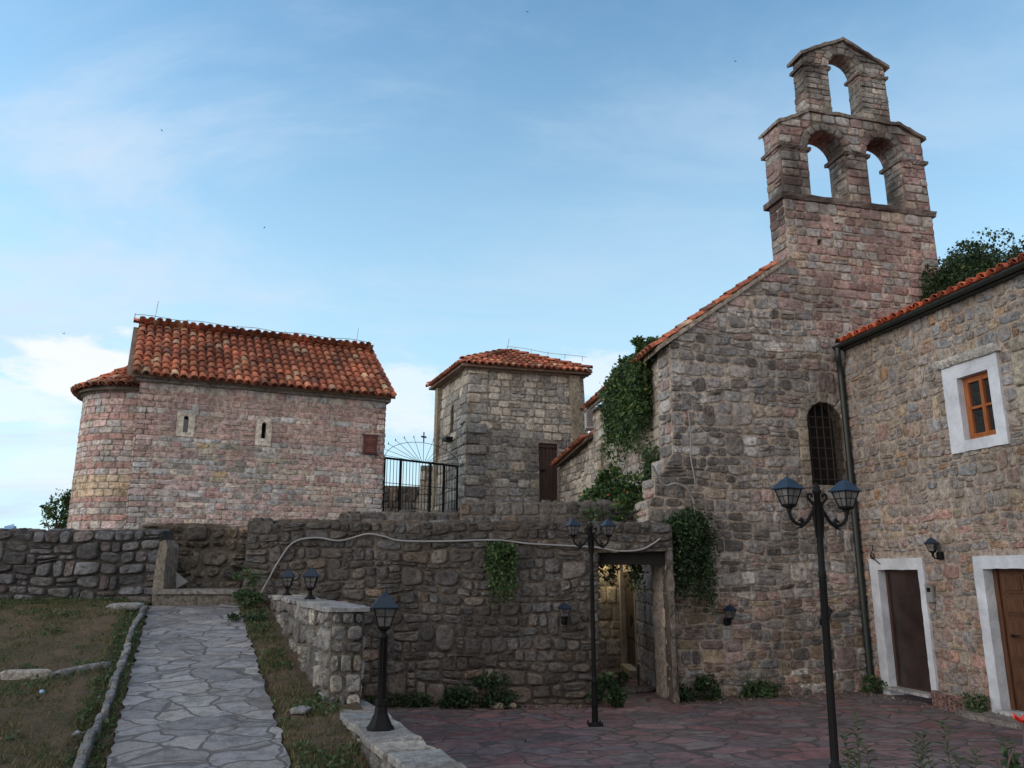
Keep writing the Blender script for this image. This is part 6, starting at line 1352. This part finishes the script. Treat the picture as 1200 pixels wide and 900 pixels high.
# 11 grass: blades over the garden ground, thick in patches
def grass(name, n, xr, yr, accept, hgt, pal, seed, zo=.0, wid=.006):
    rg = np.random.default_rng(seed); rnd = random.Random(seed); X = rg.uniform(*xr, n * 3); Yv = rg.uniform(*yr, n * 3)
    keep = np.array([rg.random() < accept(a, b_) for a, b_ in zip(X, Yv)]); X, Yv = X[keep][:n], Yv[keep][:n]; n = len(X)
    z = lawn_z(X, Yv) - .012; th = rg.uniform(0, 6.28, n); h = hgt * np.exp(rg.uniform(-.6, .5, n)); le = rg.normal(0, .5, (n, 2)) * h[:, None]; w_ = wid * rg.uniform(.6, 1.5, n)
    A = np.stack([X - np.cos(th) * w_, Yv - np.sin(th) * w_, z], 1); B_ = np.stack([X + np.cos(th) * w_, Yv + np.sin(th) * w_, z], 1); T = np.stack([X + le[:, 0], Yv + le[:, 1], z + h], 1)
    mb = MB(); cols = np.array([random_col(GP[pal], rnd, .3) for _ in range(n)]); mb.add(np.stack([A, B_, T], 1).reshape(-1, 3), np.arange(3 * n).reshape(-1, 3), 0, np.repeat(cols, 3, 0)); return tag(mb.build(name, M['leaf']), 'thin patchy grass and weeds growing on the brown garden soil', 'grass', kind='stuff')
def nz(x, y, s=1.): return noise.noise(Vector((x * s, y * s, 4.2)))
def acc(x, y):
    pl = -3.19 + (y - 6.8) * -.4097; pr = -1.73 + (y - 6.8) * -.4085
    if pl - .03 < x < pr + .02: return 0
    if y > 13.95 or (x > LW(y) - .18 and y < 8.8) or (y >= 8.8 and x > -1.95 - (y - 8.45) * .415 - .05): return 0
    k = nz(x, y, 1.1) + .5 * nz(x, y, 3.1)
    if x > pr: return .9 if k > -.05 else .15
    if x > pl - .40: return .95
    if y > 13.5: return .9
    return .55 if k > .12 else .08
grass('grass', 110000, (-11, -.3), (4.5, 13.95), acc, .05, 'dry', 851)
def acc2(x, y):
    a = acc(x, y); k = nz(x, y, 2.3); pl = -3.19 + (y - 6.8) * -.4097; pr = -1.73 + (y - 6.8) * -.4085
    return a if (k > .12 or (pl - .35 < x < pl) or (y > 13.6 and x < -4.5)) and a > .5 else 0
rg = np.random.default_rng(861); pts = []
while len(pts) < 9000:
    x, y = rg.uniform(-10, -.4), rg.uniform(4.5, 13.9)
    if rg.random() < acc2(x, y): pts.append((x, y, float(lawn_z(np.array(x), np.array(y))) + rg.uniform(0, .06)))
mb = MB(); leaves(mb, np.array(pts), .04, 'weed', 12); tag(mb.build('ground_weeds', M['leaf']), 'broad-leaved low weeds along the path edges and wall foot', 'weeds', kind='stuff')
def small_plant(c, rad, n, size, label, seed, pal='weed'):
    P = clump_points(n, c, rad, seed, 9); return leaf_thing('garden_weed', P, size, pal, label, 'plant', seed, 'weeds beside the path', stems=[[np.array(c) - UP * .1, np.array(c), np.array(c) + UP * .08]])
small_plant((-4.28, 13.25, 1.66), (.25, .2, .17), 900, .05, 'bright weed clump at the far right corner of the path, under the conduit', 871)
small_plant((-4.35, 13.3, 2.02), (.22, .12, .18), 260, .05, 'small sprig growing out of the wall corner above the path clump', 872)
small_plant((-3.95, 12.4, 1.42), (.25, .3, .10), 500, .045, 'low dark weeds along the base of the path wall near its far end', 873, 'dark')

# litter in the grass
mb = MB(); mb.lathe([(.02, 0), (.025, .02), (.01, .03)], (-4.75, 8.55, .88), 8); tag(mb.build('bottle_cap', M['plastic_blue']), 'tiny blue plastic scrap lying in the far grass', 'litter')
mb = MB(); mb.add([(-3.78, 7.35, .71), (-3.70, 7.33, .73), (-3.69, 7.40, .70), (-3.77, 7.41, .735)], [(0, 1, 2, 3)]); mb.add([(-3.78, 7.35, .70), (-3.70, 7.33, .72), (-3.69, 7.40, .69), (-3.77, 7.41, .725)], [(3, 2, 1, 0)]); tag(mb.build('paper_scrap', M['cable']), 'small crumpled pale paper scrap lying in the nearer grass', 'litter')

# grit, crumbs of mortar and dry leaves gathered along the wall feet
rg = np.random.default_rng(901); mb = MB(); rnd = random.Random(901)
def foot(P, Q, n, spread):
    for _ in range(n):
        t = rg.random(); o_ = abs(rg.normal(0, spread)); p = np.array(P) + (np.array(Q) - np.array(P)) * t; nn_ = np.array([-(Q[1] - P[1]), Q[0] - P[0]]); nn_ = nn_ / np.linalg.norm(nn_); p = p - nn_ * (.05 + o_)
        s_ = .009 * math.exp(rg.normal(0, .6)); V = np.array([(1, 0, 0), (0, 1, 0), (-1, 0, 0), (0, -1, 0), (0, 0, .9)]) * s_ * rg.uniform(.6, 1.4, (5, 3)) + np.array([p[0], p[1], .003])
        mb.add(V, [(0, 1, 4), (1, 2, 4), (2, 3, 4), (3, 0, 4)], 0, random_col([((.22, .19, .16), 2), ((.14, .12, .11), 3), ((.26, .18, .12), 1)], rnd))
foot((-2.3, 13.62), (1.4, 13.62), 500, .25); foot((2.68, 14.12), (6.4, 15.1), 700, .22); foot((6.45, 15.1), (7.9, 8.6), 600, .22); foot((-2.0, 6), (10, 6.5), 300, 3.5); foot((1.4, 14.2), (2.5, 18), 200, .3)
tag(mb.build('grit', M['slab']), 'scattered grit and mortar crumbs along the foot of the courtyard walls', 'grit', kind='stuff')
mb = MB(); P = np.array([(rg.uniform(-1.5, 7), rg.uniform(6, 14), .012) for _ in range(70)] + [(rg.uniform(-2.2, 1.4), 13.5 - abs(rg.normal(0, .2)), .012) for _ in range(120)] + [(2.7 + t * 3.7, 14.02 + t * .95 - abs(rg.normal(0, .15)), .012) for t in rg.random(120)])
GP['litter'] = [((.16, .10, .05), 2), ((.10, .07, .04), 2), ((.09, .10, .04), 1)]; leaves(mb, P, .05, 'litter', 5, nrm=np.tile((0, 0, 1.), (len(P), 1)) * 0, aspect=.6)
tag(mb.build('fallen_leaves', M['leaf']), 'a few dry fallen leaves on the courtyard paving', 'leaves', kind='stuff')
# birds in the evening sky
def pix(px, py, Yd):
    c, s = math.cos(R(13.4)), math.sin(R(13.4)); x, y = px - 600., 450. - py; r = np.array([x, 933 * c - y * s, 933 * s + y * c]); r *= Yd / r[1]; return r + np.array([0, 0, 2.05])
for i, (px, py, lab) in enumerate(((618, 14, 'tiny dark bird in the sky, near the top edge at the middle'), (862, 72, 'tiny dark bird in the sky just left of the bell gable top'), (190, 153, 'tiny dark bird in the upper left sky'), (310, 267, 'tiny dark bird in the sky above the chapel roof'), (75, 391, 'tiny dark bird in the sky above the white cloud at far left'))):
    p = pix(px, py, 95); root = empty('bird', tuple(p), rz=.7 * i, label=lab, cat='bird', group='birds in the sky')
    mb = MB(); mb.tube([(0, -.12, 0), (0, 0, .01), (0, .1, .0), (0, .17, -.01)], [.01, .035, .03, .004], 6)
    for sx in (-1, 1):
        V = [(0, .06, .02), (sx * .14, .08, .07), (sx * .27, -.03, .05), (sx * .12, -.01, .05), (0, -.05, .015)]; mb.add(V + [(a, b_, c_ - .006) for a, b_, c_ in V], [(0, 1, 2, 3, 4), (9, 8, 7, 6, 5), (0, 5, 6, 1), (1, 6, 7, 2), (2, 7, 8, 3), (3, 8, 9, 4)])
    o = mb.build('body', M['bird'], root, 'l')
